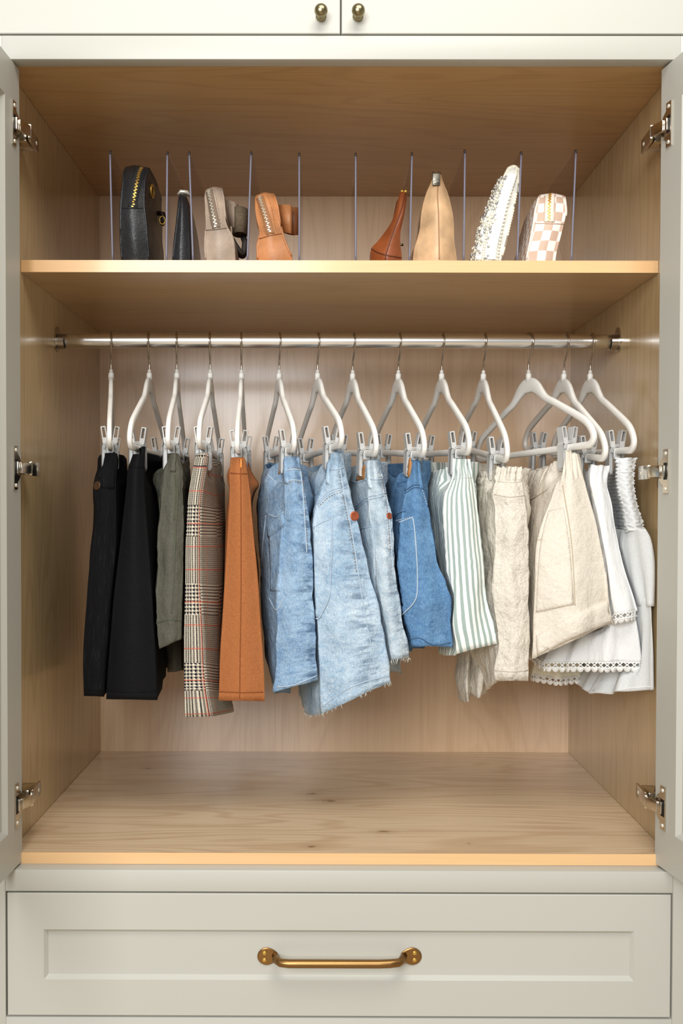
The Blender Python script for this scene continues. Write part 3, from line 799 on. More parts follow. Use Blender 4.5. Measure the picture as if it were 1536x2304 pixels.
# ------------------------------------------------------------------ garments
def clear_of(nxt, N, gap=15):
    """mid-right row that stays left of the neighbour's mid-left row"""
    ys = [p[1] for p in nxt]; xs = [p[0] for p in nxt]; out = []
    for xl, yl, xr, yr in N:
        y_ = 1137 + ((yl + yr) / 2 - 1137) * .925; out.append((float(np.interp(y_, ys, xs)) - gap, y_))
    return out
def pincher(hi):
    """cloth passes below the hanger bar and is squeezed between the clip jaws"""
    Xc, th, tilt = HG[hi]; c, s = math.cos(th), math.sin(th); st = math.sin(tilt)
    def f(p):
        dx, dy = p[0] - Xc, p[1] - YR; v = dx * c + dy * s; y_ = -dx * s + dy * c; u = -y_
        zb = RZ - .1985 + st * u; z = p[2]
        if abs(u) < .19 and abs(v) < .014 and z > zb - .0115: z = zb - .0115
        d = min(abs(u - .118), abs(u + .118)); lim = .0052 + max(0, d - .019) * 1.3 + max(0, (zb - .048) - z) * 1.3
        if abs(v) > lim: v = lim if v > 0 else -lim
        return np.array((Xc + v * c + u * s, YR + v * s - u * c, z))
    return f
def garment(hi, N, mat, part, parent, Yt=.147, Yb=.122, tmid=(.03, .06), tfar=(.02, .05), length=(.29, .33), ML=None, MR=None, YM=.27, FAR=None, YFAR=.43, sag=.012, zdrop=0.0, Cb=.006, **kw):
    """N rows (xL,yL,xR,yR) top to bottom traced at the near fold; ML/MR/FAR optional pixel rows at their own depth; the rest follows the hanger"""
    Xc, th, tilt = HG[hi]; n = len(N); dirv = Vector((-math.sin(th), math.cos(th), 0)); rows = []
    for j, (xl, yl, xr, yr) in enumerate(N):
        f = j / (n - 1); Y = Yt + (Yb - Yt) * min(1, f * 1.3)
        Lp = at(xl, yl, Y + .007); Rp = at(xr, yr, Y + .007); Cp = (at((xl + xr) / 2, (yl + yr) / 2, Y - Cb * (.4 + f)))
        c0 = (Lp + Rp) / 2
        top = at((N[0][0] + N[0][2]) / 2, (N[0][1] + N[0][3]) / 2, Yt)
        le = length[0] + (length[1] - length[0]) * f; tm = tmid[0] + (tmid[1] - tmid[0]) * f; tf_ = tfar[0] + (tfar[1] - tfar[0]) * f
        sg = sag * max(0, 1 - f * 3)
        side = Vector((math.cos(th), math.sin(th), 0))
        axis0 = top + (c0 - top) * 0.35; axis0.z = c0.z
        mid = axis0 + dirv * le * .5; far = axis0 + dirv * le; mid.z = c0.z - sg + zdrop * f * .5; far.z = c0.z + zdrop * f
        RM = mid + side * tm * .5; LM = mid - side * tm * .5; FR_ = far + side * tf_ * .5; FL_ = far - side * tf_ * .5
        if MR and MR[j]: RM = at(MR[j][0], MR[j][1], YM)
        if ML and ML[j]: LM = at(ML[j][0], ML[j][1], YM)
        if FAR and FAR[j]: FL_ = at(FAR[j][0], FAR[j][2], YFAR); FR_ = at(FAR[j][1], FAR[j][2], YFAR)
        rows.append([Lp, Cp, Rp, RM, FR_, (FR_ + FL_) / 2 + dirv * .008, FL_, LM])
    rows = [[np.array(p) for p in r] for r in rows]
    return loft(part, rows, mat, parent, corners=(0, 2, 4, 6), pinch=pincher(hi), **kw)
def base_of(hi, N): 
    Xc, th, tilt = HG[hi]; p = at((N[-1][0] + N[-1][2]) / 2, max(N[-1][1], N[-1][3]), .2); return (p.x, .25, p.z)
GRP = None
def button(bv, px, py, r, mat, parent, name='button', two=True):
    h = hit(bv, px, py)
    if not h: return
    m = MB(); m.lathe([(r, -.0004), (r, .0012), (r * .85, .0019), (r * .6, .0014), (.0001, .0014)], h[0], h[1], 20)
    return m.obj(name, mat, parent)

# the left five, built from the rust skirt outwards so that each gives way to the one in front of it
# 5 orange
N = [(521, 1018, 547, 1018), (520, 1040, 551, 1040), (518, 1063, 555, 1064), (519, 1100, 561, 1100), (515, 1170, 567, 1170), (508, 1280, 577, 1280), (501, 1400, 586, 1400), (494, 1500, 594, 1500), (491, 1576, 597, 1578)]
g = thing('skirt', 'rust orange suede skirt with a zipped side seam between the plaid and denim ones', 'skirt', base_of(4, N))
ORG = cloth('rust_suede', (156, 94, 54), (174, 110, 66), 500, .006, .45, .95, 28, sheen=.4)
ORD = plain('rust_thread', (138, 74, 30), .9)
o, bv, P = garment(4, N, ORG, 'skirt_body', g, tmid=(.055, .055), tfar=(.02, .04), ML=[(521, 1045), (513, 1060), (511, 1075), (516, 1100), None, None, None, None, None],
    MR=[(556, 1050), (568, 1068), (581, 1088), (572, 1108), (564, 1150), None, None, None, None], YM=.235, sag=.02, amp=.004, seed=9.2)
seams(bv, [[(540, 1022), (541, 1060), (542, 1200), (542, 1350), (540, 1480), (539, 1572)], [(519, 1064), (538, 1066), (555, 1066)], [(493, 1556), (545, 1558), (596, 1557)]], 'seam', ORD, g, .0009)
h = hit(bv, 540, 1038)
m = MB(); m.tube([h[0] + h[1] * .002 + Vector((0, 0, .004)), h[0] + h[1] * .003, h[0] + h[1] * .003 - Vector((0, 0, .010)), h[0] + h[1] * .0025 - Vector((0, 0, .014))], [.0010, .0016, .0022, .0012], 8); m.obj('zip_pull', plain('orange_enamel', (226, 142, 62), .3), g)

LF = Field(-1).add(P); RF = Field(1).add(P)
# 4 plaid
N = [(444, 1001, 467, 1001), (440, 1025, 468, 1025), (435, 1050, 464, 1050), (424, 1110, 455, 1110), (418, 1200, 452, 1200), (416, 1300, 454, 1300), (415, 1420, 459, 1420), (415, 1530, 465, 1530), (416, 1614, 478, 1612)]
g = thing('skirt', 'glen plaid tweed skirt in black, cream and red beside the rust orange skirt', 'skirt', base_of(3, N))
PLD = plaid_mat()
o, bv, P = garment(3, N, PLD, 'skirt_body', g, avoid=LF, tmid=(.05, .06), tfar=(.02, .05), MR=[(472, 1025), (478, 1045), (482, 1070), (488, 1120), (497, 1200), (503, 1300), (505, 1420), (512, 1530), (524, 1602)], YM=.24,
    FAR=[None, None, None, None, None, None, None, None, (480, 512, 1590)], YFAR=.40, amp=.003, seed=7.7)
seams(bv, [[(430, 1047), (447, 1049), (464, 1048)]], 'seam', plain('dark_thread', (48, 42, 46), .9), g, .0009)
LF = Field(-1).add(P)
# 3 olive shorts
N = [(386, 1003, 397, 1003), (382, 1030, 402, 1030), (370, 1062, 410, 1062), (364, 1110, 413, 1110), (357, 1200, 414, 1200), (351, 1290, 414, 1290), (351, 1370, 412, 1370), (353, 1410, 411, 1405), (358, 1460, 409, 1437)]
g = thing('shorts', 'olive green cotton shorts with a raw cuffed hem between the black and the plaid skirts', 'shorts', base_of(2, N))
OLV = cloth('olive_twill', (80, 79, 70), (97, 96, 84), 600, .008, .9, .9, 40, (1, 1, .5))
OLD = plain('olive_seam', (82, 86, 68), .9)
o, bv, P = garment(2, N, OLV, 'shorts_body', g, avoid=LF, tmid=(.05, .06), tfar=(.02, .05), ML=[(352, 1062), (344, 1068), (345, 1085), (355, 1112), None, None, None, None, None], MR=[(408, 1040), (414, 1060), (418, 1082), (418, 1110), None, None, None, None, None],
    YM=.24, sag=.02, amp=.006, freq=(35, 35, 18), seed=5.1, fine=.0016, ffreq=90)
seams(bv, [[(396, 1068), (399, 1110), (396, 1170), (393, 1240), (391, 1300), (386, 1380)], [(392, 1068), (394, 1110), (391, 1170)], [(366, 1056), (388, 1058), (409, 1062)], [(352, 1402), (380, 1394), (410, 1397)]], 'seam', OLD, g, .0011)
patch(bv, [(386, 1022, 395, 1022), (384, 1062, 394, 1062)], 'belt_loop', OLV, g, .002)
N2 = [(372, 1430, 406, 1425), (376, 1470, 407, 1465), (380, 1512, 409, 1508)]
rows = [[np.array(at(xl, yl, .30)), np.array(at((xl + xr) / 2, yl, .29)), np.array(at(xr, yr, .30)), np.array(at(xr + 3, yr, .36)), np.array(at(xl + 4, yl, .37))] for xl, yl, xr, yr in N2]
_, _, Pf = loft('far_leg', rows, OLV, g, corners=(0, 2), amp=.003, avoid=LF)
LF = Field(-1).add(P).add(Pf)
# 2 black skirt
N = [(304, 1004, 325, 1004), (297, 1028, 324, 1028), (289, 1050, 323, 1052), (284, 1100, 324, 1100), (275, 1180, 330, 1180), (262, 1290, 338, 1290), (249, 1410, 346, 1410), (241, 1510, 351, 1512), (239, 1573, 353, 1575)]
g = thing('skirt', 'plain smooth black skirt, widest at its hem, left of the olive shorts', 'skirt', base_of(1, N))
BLK = cloth('black_twill', (9, 9, 11), (16, 16, 19), 500, .004, .35, .8, 30)
o, bv, P = garment(1, N, BLK, 'skirt_body', g, avoid=LF, tmid=(.07, .10), tfar=(.04, .08), MR=[(366, 1030), (370, 1040), (372, 1060), (372, 1100), (374, 1180), (376, 1290), (378, 1400), (380, 1480), (378, 1515)], amp=.004, seed=3.3)
seams(bv, [[(290, 1049), (306, 1051), (322, 1051)], [(241, 1552), (295, 1557), (352, 1555)]], 'seam', BLK, g, .0010)
LF = Field(-1).add(P)
# 1 black corduroy
N = [(237, 1008, 262, 1008), (235, 1040, 264, 1040), (222, 1066, 262, 1066), (213, 1095, 261, 1095), (217, 1150, 261, 1150), (204, 1250, 262, 1250), (193, 1380, 256, 1380), (188, 1490, 250, 1490), (188, 1566, 240, 1568)]
g = thing('skirt', 'black corduroy skirt with a tortoiseshell button, hanging closest to the left side panel', 'skirt', base_of(0, N))
CORD = corduroy_mat()
o, bv, P = garment(0, N, CORD, 'skirt_body', g, avoid=LF, tmid=(.05, .07), tfar=(.02, .05), amp=.004, seed=1.1)
seams(bv, [[(222, 1074), (240, 1076), (262, 1074)], [(190, 1548), (215, 1552), (240, 1552)]], 'seam', CORD, g, .0012)
patch(bv, [(231, 1058, 256, 1056), (229, 1098, 257, 1100)], 'belt_loop', CORD, g, .002)
button(bv, 219, 1093, .0075, plain('tortoiseshell', (70, 50, 34), .3), g)
# denim
RIDGE = plain('bleached_denim_ridge', (178, 196, 212), .9)
PATCHM = leather('tan_patch', (182, 124, 70), .55)
COPPER = NT('copper_button').fin(srgb(190, 104, 72), .35, None, .8)
def denim_piece(hi, N, m, label, cat, seam_px=None, name='skirt', **kw):
    g = thing(name, label, cat, base_of(hi, N)); o, bv, P = garment(hi, N, m, name + '_body', g, avoid=RF, **kw)
    if seam_px and 'seam_u' in m.node_tree.nodes:
        h = hit(bv, *seam_px)
        if h:
            j = P.shape[0] // 2; a = P[j]; k = int(np.argmin(np.linalg.norm(P - np.array(h[0]), axis=2).min(axis=0)))
            arc = np.concatenate([[0], np.cumsum(np.linalg.norm(np.diff(np.concatenate([a, a[:1]], 0), axis=0), axis=1))]); m.node_tree.nodes['seam_u'].outputs[0].default_value = float(arc[k] / arc[-1])
    RF.F[:] = -9; RF.add(P); return g, bv, P
# 6
N = [(641, 1016, 667, 1018), (638, 1050, 676, 1050), (640, 1085, 682, 1085), (640, 1140, 690, 1140), (636, 1200, 699, 1200), (629, 1290, 702, 1290), (623, 1390, 706, 1390), (620, 1480, 711, 1475), (618, 1556, 716, 1530)]
D6 = denim('mid_blue_denim', (176, 201, 222), (84, 124, 166), 0.14, .5)
g, bv, P = denim_piece(5, N, D6, 'mid blue denim skirt with a flap pocket, directly right of the rust orange skirt', 'skirt', seam_px=(694, 1280), tmid=(.05, .06), tfar=(.03, .05),
    ML=[(606, 1054), (596, 1066), (588, 1090), (583, 1140), (582, 1200), (584, 1290), (590, 1390), (600, 1480), (617, 1562)], MR=[(690, 1050), (695, 1062), (697, 1090), (699, 1140), None, None, None, None, None], YM=.26,
    FAR=[(594, 604, 1040), (592, 606, 1054), (588, 610, 1085), (586, 620, 1140), (588, 625, 1200), (592, 630, 1290), (598, 640, 1390), (610, 650, 1470), (624, 655, 1560)], YFAR=.42, sag=.02, amp=.006, freq=(30, 30, 20), fine=.0020, ffreq=60, seed=11)
seams(bv, [[(599, 1066), (620, 1084), (634, 1084)], [(641, 1060), (660, 1056), (676, 1058)], [(640, 1086), (660, 1080), (682, 1084)], [(602, 1156), (620, 1163), (638, 1152)], [(676, 1060), (682, 1120), (687, 1200), (690, 1245)], [(622, 1546), (660, 1541), (713, 1520)], [(598, 1160), (590, 1240), (586, 1320)], [(604, 1344), (622, 1372), (640, 1340)]], 'seam', RIDGE, g, .0010)
seams(bv, [[(679, 1064), (685, 1120), (690, 1200), (691, 1240)], [(642, 1090), (661, 1084), (682, 1088)], [(641, 1056), (660, 1052), (676, 1054)]], 'stitching', THR_T, g, .0008, dash=.0030)
patch(bv, [(639, 1036, 646, 1036), (638, 1060, 646, 1060), (640, 1088, 649, 1088)], 'belt_loop', D6, g, .002, 4)
patch(bv, [(628, 1040, 638, 1036), (626, 1068, 636, 1062)], 'leather_patch', PATCHM, g, .0016, 4)
patch(bv, [(604, 1184, 636, 1154), (602, 1204, 640, 1176), (606, 1212, 639, 1184)], 'pocket_flap', D6, g, .0028, 8)
patch(bv, [(605, 1210, 637, 1184), (608, 1270, 632, 1260), (609, 1330, 630, 1330)], 'pocket', D6, g, .0014, 8)
# 7
N = [(747, 1011, 767, 1011), (741, 1050, 774, 1050), (730, 1085, 779, 1080), (716, 1130, 791, 1125), (704, 1190, 808, 1190), (703, 1300, 833, 1290), (709, 1420, 858, 1400), (717, 1510, 872, 1480), (724, 1606, 879, 1534)]
D7 = denim('light_blue_denim', (208, 222, 232), (122, 156, 186), 0.14, .7)
g, bv, P = denim_piece(6, N, D7, 'flared light blue denim skirt with copper button on its seam and a large pocket', 'skirt', seam_px=(806, 1290), tmid=(.07, .09), tfar=(.03, .08), Cb=.012,
    MR=clear_of([(806, 1058), (802, 1068), (798, 1098), (796, 1140), (800, 1200), (806, 1250), (812, 1330), (820, 1410), (832, 1490)], N), ML=[(716, 1058), (706, 1070), (700, 1090), (692, 1130), (688, 1190), (684, 1300), (682, 1420), (684, 1510), (690, 1607)], YM=.25,
    FAR=[(680, 694, 1054), (676, 696, 1066), (672, 700, 1094), (668, 705, 1130), (664, 710, 1190), (662, 720, 1300), (662, 730, 1420), (668, 740, 1480), (676, 740, 1560)], YFAR=.42, sag=.02, amp=.006, freq=(30, 30, 20), fine=.0018, ffreq=60, seed=12)
seams(bv, [[(765, 1052), (774, 1110), (786, 1170), (797, 1230), (806, 1290), (820, 1380), (836, 1460), (845, 1514)], [(742, 1056), (757, 1056), (773, 1052)], [(715, 1134), (740, 1112), (770, 1100), (778, 1096)], [(716, 1128), (740, 1106), (770, 1095)], [(725, 1590), (770, 1556), (820, 1534), (876, 1520)], [(726, 1094), (712, 1112), (700, 1124)]], 'seam', RIDGE, g, .0010)
seams(bv, [[(717, 1140), (741, 1118), (771, 1106)], [(761, 1060), (770, 1110), (782, 1170), (793, 1230), (802, 1290)], [(743, 1165), (744, 1200), (743, 1260), (740, 1330), (716, 1392)]], 'stitching', THR_T, g, .0008, dash=.0030)
seams(bv, [[(747, 1167), (747, 1232), (744, 1300), (741, 1345), (720, 1388), (712, 1392)], [(706, 1186), (727, 1175), (747, 1167)]], 'seam', RIDGE, g, .0011, off=.0016)
patch(bv, [(706, 1184, 747, 1166), (705, 1240, 746, 1232), (706, 1300, 744, 1300), (708, 1345, 742, 1342), (712, 1390, 722, 1390)], 'pocket', D7, g, .002, 10)
button(bv, 797, 1161, .0078, COPPER, g)
patch(bv, [(735, 1036, 741, 1036), (731, 1066, 740, 1066), (735, 1090, 741, 1090)], 'belt_loop', D7, g, .002, 4)
m = MB(); random.seed(3)
for k in range(150):
    f = random.random(); q = P[-1][int(f * P.shape[1]) % P.shape[1]]; p = Vector(q); m.tube([p, p + Vector((random.uniform(-.003, .003), random.uniform(-.002, .002), -random.uniform(.002, .007)))], .00035, 3)
m.obj('frayed_hem', THR_W, g, kind='stuff')
# 8
N = [(830, 1032, 852, 1031), (829, 1062, 857, 1062), (827, 1095, 863, 1094), (828, 1140, 877, 1140), (836, 1200, 883, 1195), (843, 1250, 888, 1250), (847, 1330, 893, 1325), (853, 1410, 906, 1400), (858, 1486, 919, 1480)]
D8 = denim('pale_denim', (218, 226, 230), (146, 172, 192), 0.11, .6)
g, bv, P = denim_piece(7, N, D8, 'very pale washed denim skirt with a tan leather patch and frayed hem', 'skirt', seam_px=(886, 1290), tmid=(.05, .07), tfar=(.03, .05),
    MR=clear_of([(890, 1074), (884, 1084), (880, 1107), (877, 1150), (882, 1205), (890, 1270), (896, 1330), (905, 1400), (922, 1466)], N), ML=[(806, 1046), (802, 1060), (798, 1098), (796, 1140), (800, 1200), (806, 1250), (812, 1330), (820, 1410), (832, 1490)], YM=.25,
    FAR=[(770, 780, 1052), (768, 782, 1064), (766, 786, 1089), (766, 790, 1130), (770, 800, 1190), (780, 810, 1250), (800, 840, 1330), (840, 880, 1410), (868, 902, 1512)], YFAR=.42, sag=.02, amp=.006, freq=(30, 30, 20), fine=.0018, ffreq=60, seed=13)
seams(bv, [[(829, 1077), (845, 1079), (860, 1077)], [(800, 1140), (825, 1120), (862, 1110), (868, 1110)], [(800, 1146), (826, 1126), (862, 1116)], [(858, 1066), (868, 1110), (875, 1160), (881, 1240), (884, 1275)], [(790, 1082), (806, 1086), (824, 1078)]], 'seam', RIDGE, g, .0010)
seams(bv, [[(855, 1066), (865, 1110), (872, 1160), (878, 1240)], [(812, 1192), (828, 1188), (838, 1184)], [(840, 1196), (845, 1260), (847, 1330)]], 'stitching', THR_T, g, .0008, dash=.0030)
patch(bv, [(808, 1053, 822, 1046), (804, 1066, 821, 1060), (801, 1083, 820, 1078)], 'leather_patch', PATCHM, g, .002, 6)
patch(bv, [(826, 1036, 832, 1036), (825, 1066, 831, 1066), (830, 1100, 837, 1100)], 'belt_loop', D8, g, .0022, 4)
seams(bv, [[(840, 1183), (844, 1250), (847, 1350)], [(813, 1190), (840, 1183)]], 'seam', RIDGE, g, .0010, off=.0014)
patch(bv, [(812, 1190, 840, 1182), (815, 1250, 844, 1250), (820, 1350, 847, 1350)], 'pocket', D8, g, .0016, 8)
button(bv, 875, 1161, .0055, COPPER, g)
m = MB()
for k in range(120):
    f = random.random(); q = P[-1][int(f * P.shape[1]) % P.shape[1]]; p = Vector(q); m.tube([p, p + Vector((random.uniform(-.003, .003), random.uniform(-.002, .002), -random.uniform(.002, .008)))], .00035, 3)
m.obj('frayed_hem', THR_W, g, kind='stuff')
# 9
N = [(922, 1030, 942, 1029), (919, 1060, 946, 1060), (914, 1100, 951, 1098), (903, 1150, 964, 1148), (897, 1205, 972, 1200), (894, 1270, 986, 1265), (893, 1330, 1005, 1318), (900, 1400, 1015, 1385), (914, 1452, 1017, 1456)]
D9 = denim('medium_blue_denim', (122, 162, 198), (48, 92, 140), 0.9, .35)
g, bv, P = denim_piece(8, N, D9, 'saturated medium blue denim shorts left of the green striped shorts', 'shorts', name='shorts', tmid=(.06, .08), tfar=(.03, .06), Cb=.010,
    MR=clear_of([(982, 1060), (978, 1076), (974, 1096), (972, 1130), (978, 1180), (982, 1240), (990, 1310), (998, 1390), (996, 1474)], N), ML=[(890, 1074), (884, 1084), (880, 1107), (877, 1150), (882, 1205), (890, 1270), (896, 1330), (905, 1400), (922, 1466)], YM=.26,
    FAR=[(856, 868, 1044), (858, 870, 1059), (862, 872, 1085), (866, 880, 1130), (872, 890, 1190), (880, 905, 1260), (890, 920, 1320), (905, 940, 1390), (918, 950, 1460)], YFAR=.42, sag=.028, amp=.007, freq=(30, 30, 20), fine=.0018, ffreq=60, seed=14,
    fold=lambda u, f, p: .005 * max(0, f - .75) * 4 * math.sin(u * 60))
seams(bv, [[(864, 1094), (884, 1098), (912, 1078)], [(917, 1068), (932, 1070), (947, 1072)], [(912, 1104), (930, 1092), (948, 1092)], [(912, 1110), (930, 1098), (949, 1098)], [(946, 1072), (953, 1100), (966, 1140), (972, 1190)], [(920, 1440), (945, 1436), (975, 1452), (1014, 1446)], [(880, 1170), (896, 1156), (912, 1150)]], 'seam', plain('dark_blue_thread', (58, 86, 120), .9), g, .0008)
seams(bv, [[(943, 1074), (950, 1104), (962, 1140)], [(890, 1172), (905, 1168), (928, 1163)], [(930, 1170), (936, 1220), (937, 1280), (937, 1344), (906, 1380)]], 'stitching', THR_W, g, .0006, dash=.0028)
seams(bv, [[(929, 1165), (934, 1205), (938, 1280), (937, 1344), (912, 1377), (904, 1386)], [(898, 1176), (914, 1170), (929, 1164)]], 'seam', RIDGE, g, .0011, off=.0016)
patch(bv, [(899, 1174, 929, 1163), (896, 1215, 934, 1205), (896, 1280, 938, 1280), (900, 1340, 938, 1344), (905, 1380, 912, 1378)], 'pocket', D9, g, .002, 10)
patch(bv, [(921, 1032, 928, 1030), (916, 1055, 925, 1055), (913, 1074, 921, 1074)], 'leather_patch', PATCHM, g, .0022, 6)
patch(bv, [(939, 1040, 945, 1040), (941, 1070, 948, 1070), (945, 1100, 952, 1102)], 'belt_loop', D9, g, .002, 4)

# 10 striped shorts
N = [(1023, 1032, 1053, 1032), (1020, 1050, 1056, 1050), (1018, 1075, 1062, 1072), (1006, 1110, 1070, 1106), (1004, 1175, 1080, 1174), (1006, 1240, 1086, 1240), (1008, 1310, 1094, 1310), (1008, 1390, 1110, 1385), (1018, 1473, 1122, 1448)]
STR = stripe_mat()
g = thing('shorts', 'green and white striped cotton shorts with an elastic waist', 'shorts', base_of(9, N))
gath = lambda k, a: (lambda u, f, p: a * min(1, max(0, 1.35 - f * 4.6)) * (math.sin(u * k + 1.5 * math.sin(u * 23)) + .35 * math.sin(u * k * .47 + 1)))
o, bv, P = garment(9, N, STR, 'shorts_body', g, avoid=RF, tmid=(.06, .08), tfar=(.03, .06), Cb=.010, MR=clear_of([(1092, 1062), (1086, 1076), (1082, 1095), (1078, 1120), (1076, 1160), (1072, 1230), (1060, 1300), (1042, 1350), (1036, 1440)], N), ML=[(982, 1060), (978, 1076), (974, 1096), (972, 1130), (978, 1180), (982, 1240), (990, 1310), (998, 1390), (996, 1474)], YM=.25,
    FAR=[(942, 958, 1040), (944, 960, 1056), (948, 964, 1082), (950, 970, 1120), (956, 980, 1175), (968, 990, 1240), (976, 1000, 1310), (986, 1010, 1390), (996, 1020, 1450)], YFAR=.42, sag=.02, amp=.007, freq=(34, 34, 12), seed=15, fold=lambda u, f, p: gath(250, .0030)(u, f, p) + .0065 * f * math.sin(u * 24 + f * 2), fine=.0012, nseg=24)
RF = Field(1).add(P)
seams(bv, [[(954, 1092), (980, 1096), (1018, 1080)], [(1020, 1078), (1040, 1074), (1061, 1075)], [(1002, 1464), (1060, 1440), (1120, 1434)]], 'seam', plain('white_thread', (214, 220, 214), .9), g, .0007)
N2 = [(985, 1440, 1030, 1432), (986, 1462, 1026, 1450), (994, 1478, 1030, 1466)]

# 11 cream linen
LIN = cloth('cream_linen', (226, 220, 208), (206, 198, 184), 350, .012, .9, .92, 32, (1, 1, .8))
N = [(1122, 1050, 1174, 1051), (1116, 1066, 1175, 1066), (1112, 1084, 1176, 1084), (1109, 1112, 1178, 1114), (1112, 1150, 1183, 1145), (1113, 1230, 1188, 1225), (1113, 1330, 1189, 1320), (1111, 1430, 1187, 1425), (1115, 1532, 1188, 1532)]
g = thing('shorts', 'wrinkled cream linen shorts with a ruffled two row elastic waistband', 'shorts', base_of(10, N))
o, bv, P = garment(10, N, LIN, 'shorts_body', g, avoid=RF, tmid=(.07, .09), tfar=(.04, .08), MR=clear_of([(1232, 1052), (1222, 1068), (1212, 1092), (1203, 1130), (1194, 1175), (1186, 1240), (1180, 1320), (1176, 1400), (1180, 1470)], N), ML=[(1092, 1062), (1086, 1076), (1082, 1095), (1078, 1120), (1076, 1160), (1076, 1230), (1074, 1330), (1068, 1440), (1096, 1552)], YM=.24,
    FAR=[(1032, 1048, 1040), (1032, 1050, 1056), (1032, 1052, 1080), (1032, 1056, 1110), (1034, 1060, 1150), (1034, 1070, 1230), (1034, 1075, 1330), (1036, 1080, 1450), (1052, 1088, 1560)], YFAR=.40, sag=.02, zdrop=-.02, amp=.010, freq=(28, 28, 14), fine=.0028, ffreq=45, seed=16,
    fold=lambda u, f, p: gath(270, .0028)(u, f, p) + .0025 * math.exp(-((f - .12) / .02) ** 2) * -1 + .0025 * math.exp(-((f - .24) / .02) ** 2) * -1, nseg=24)
RF = Field(1).add(P)
seams(bv, [[(1112, 1112), (1145, 1118), (1178, 1115)], [(1114, 1082), (1145, 1086), (1176, 1084)], [(1114, 1508), (1150, 1511), (1187, 1508)]], 'seam', plain('linen_thread', (206, 198, 182), .9), g, .0009)
rows = []
for xl, yl, xr, yr, dx_ in [(1030, 1430, 1105, 1430, 0), (1032, 1480, 1104, 1475, 2), (1028, 1530, 1103, 1515, 3), (1036, 1578, 1094, 1560, 5)]:
    a_, b_ = at(xl, yl, .34), at(xr, yr, .30); c_ = at((xl + xr) / 2 - 3, (yl + yr) / 2, .28); c1 = at(xl * .7 + xr * .3, yl * .7 + yr * .3 + dx_, .27); c2 = at(xl * .3 + xr * .7, yl * .3 + yr * .7 + dx_, .25)
    c_.y += .02; rows.append([np.array(p) for p in (a_, c1, c_, c2, b_, b_ + Vector((0, .07, 0)), a_ + Vector((.01, .06, 0)))])
loft('far_leg', rows, LIN, g, corners=(2, 4), amp=.006, freq=(35, 35, 20), seed=3, fine=.0015)
# 12 beige cargo shorts
BEI = cloth('beige_canvas', (228, 220, 207), (214, 205, 190), 500, .009, .8, .9, 26)
N = [(1266, 1014, 1294, 1014), (1262, 1040, 1301, 1042), (1256, 1072, 1310, 1072), (1244, 1110, 1320, 1104), (1224, 1160, 1334, 1150), (1212, 1220, 1350, 1215), (1205, 1310, 1367, 1290), (1203, 1390, 1375, 1350), (1199, 1482, 1383, 1400)]
g = thing('shorts', 'beige canvas cargo shorts with a big square pocket and turned up cuff', 'shorts', base_of(11, N))
o, bv, P = garment(11, N, BEI, 'shorts_body', g, avoid=RF, Yt=.162, Yb=.108, tmid=(.08, .11), tfar=(.04, .08), Cb=.014, MR=clear_of([(1318, 1062), (1312, 1075), (1308, 1095), (1306, 1130), (1304, 1190), (1300, 1255), (1296, 1310), (1292, 1350), (1290, 1392)], N), ML=[(1232, 1052), (1222, 1068), (1212, 1092), (1203, 1130), (1194, 1175), (1186, 1240), (1180, 1320), (1176, 1400), (1180, 1470)], YM=.25,
    FAR=[(1172, 1185, 1062), (1170, 1188, 1078), (1168, 1190, 1100), (1166, 1195, 1130), (1164, 1200, 1170), (1162, 1205, 1240), (1160, 1205, 1320), (1160, 1205, 1400), (1164, 1205, 1450)], YFAR=.38, sag=.012, amp=.006, freq=(22, 22, 12), seed=17,
    fold=lambda u, f, p: gath(230, .0032)(u, f, p) + .003 * f * math.sin(u * 30 + 1), nseg=24)
RF = Field(1).add(P)
THB = plain('beige_thread', (196, 182, 158), .9)
seams(bv, [[(1184, 1128), (1205, 1118), (1240, 1096)], [(1246, 1092), (1280, 1082), (1310, 1080)], [(1266, 1092), (1272, 1130), (1280, 1180), (1286, 1230), (1290, 1290), (1293, 1362)], [(1208, 1215), (1240, 1212), (1276, 1200)]], 'seam', THB, g, .0009)
patch(bv, [(1234, 1150, 1268, 1142), (1216, 1220, 1278, 1205), (1209, 1300, 1286, 1290), (1206, 1378, 1290, 1360)], 'pocket', BEI, g, .003, 14)
seams(bv, [[(1212, 1370), (1250, 1362), (1288, 1353)], [(1280, 1210), (1284, 1260), (1288, 1352)]], 'stitching', THB, g, .0006, dash=.0025)
patch(bv, [(1206, 1430, 1210, 1484), (1250, 1404, 1256, 1452), (1297, 1380, 1316, 1424), (1340, 1362, 1356, 1408), (1368, 1350, 1382, 1398)], 'turned_up_cuff', BEI, g, .006, 6)

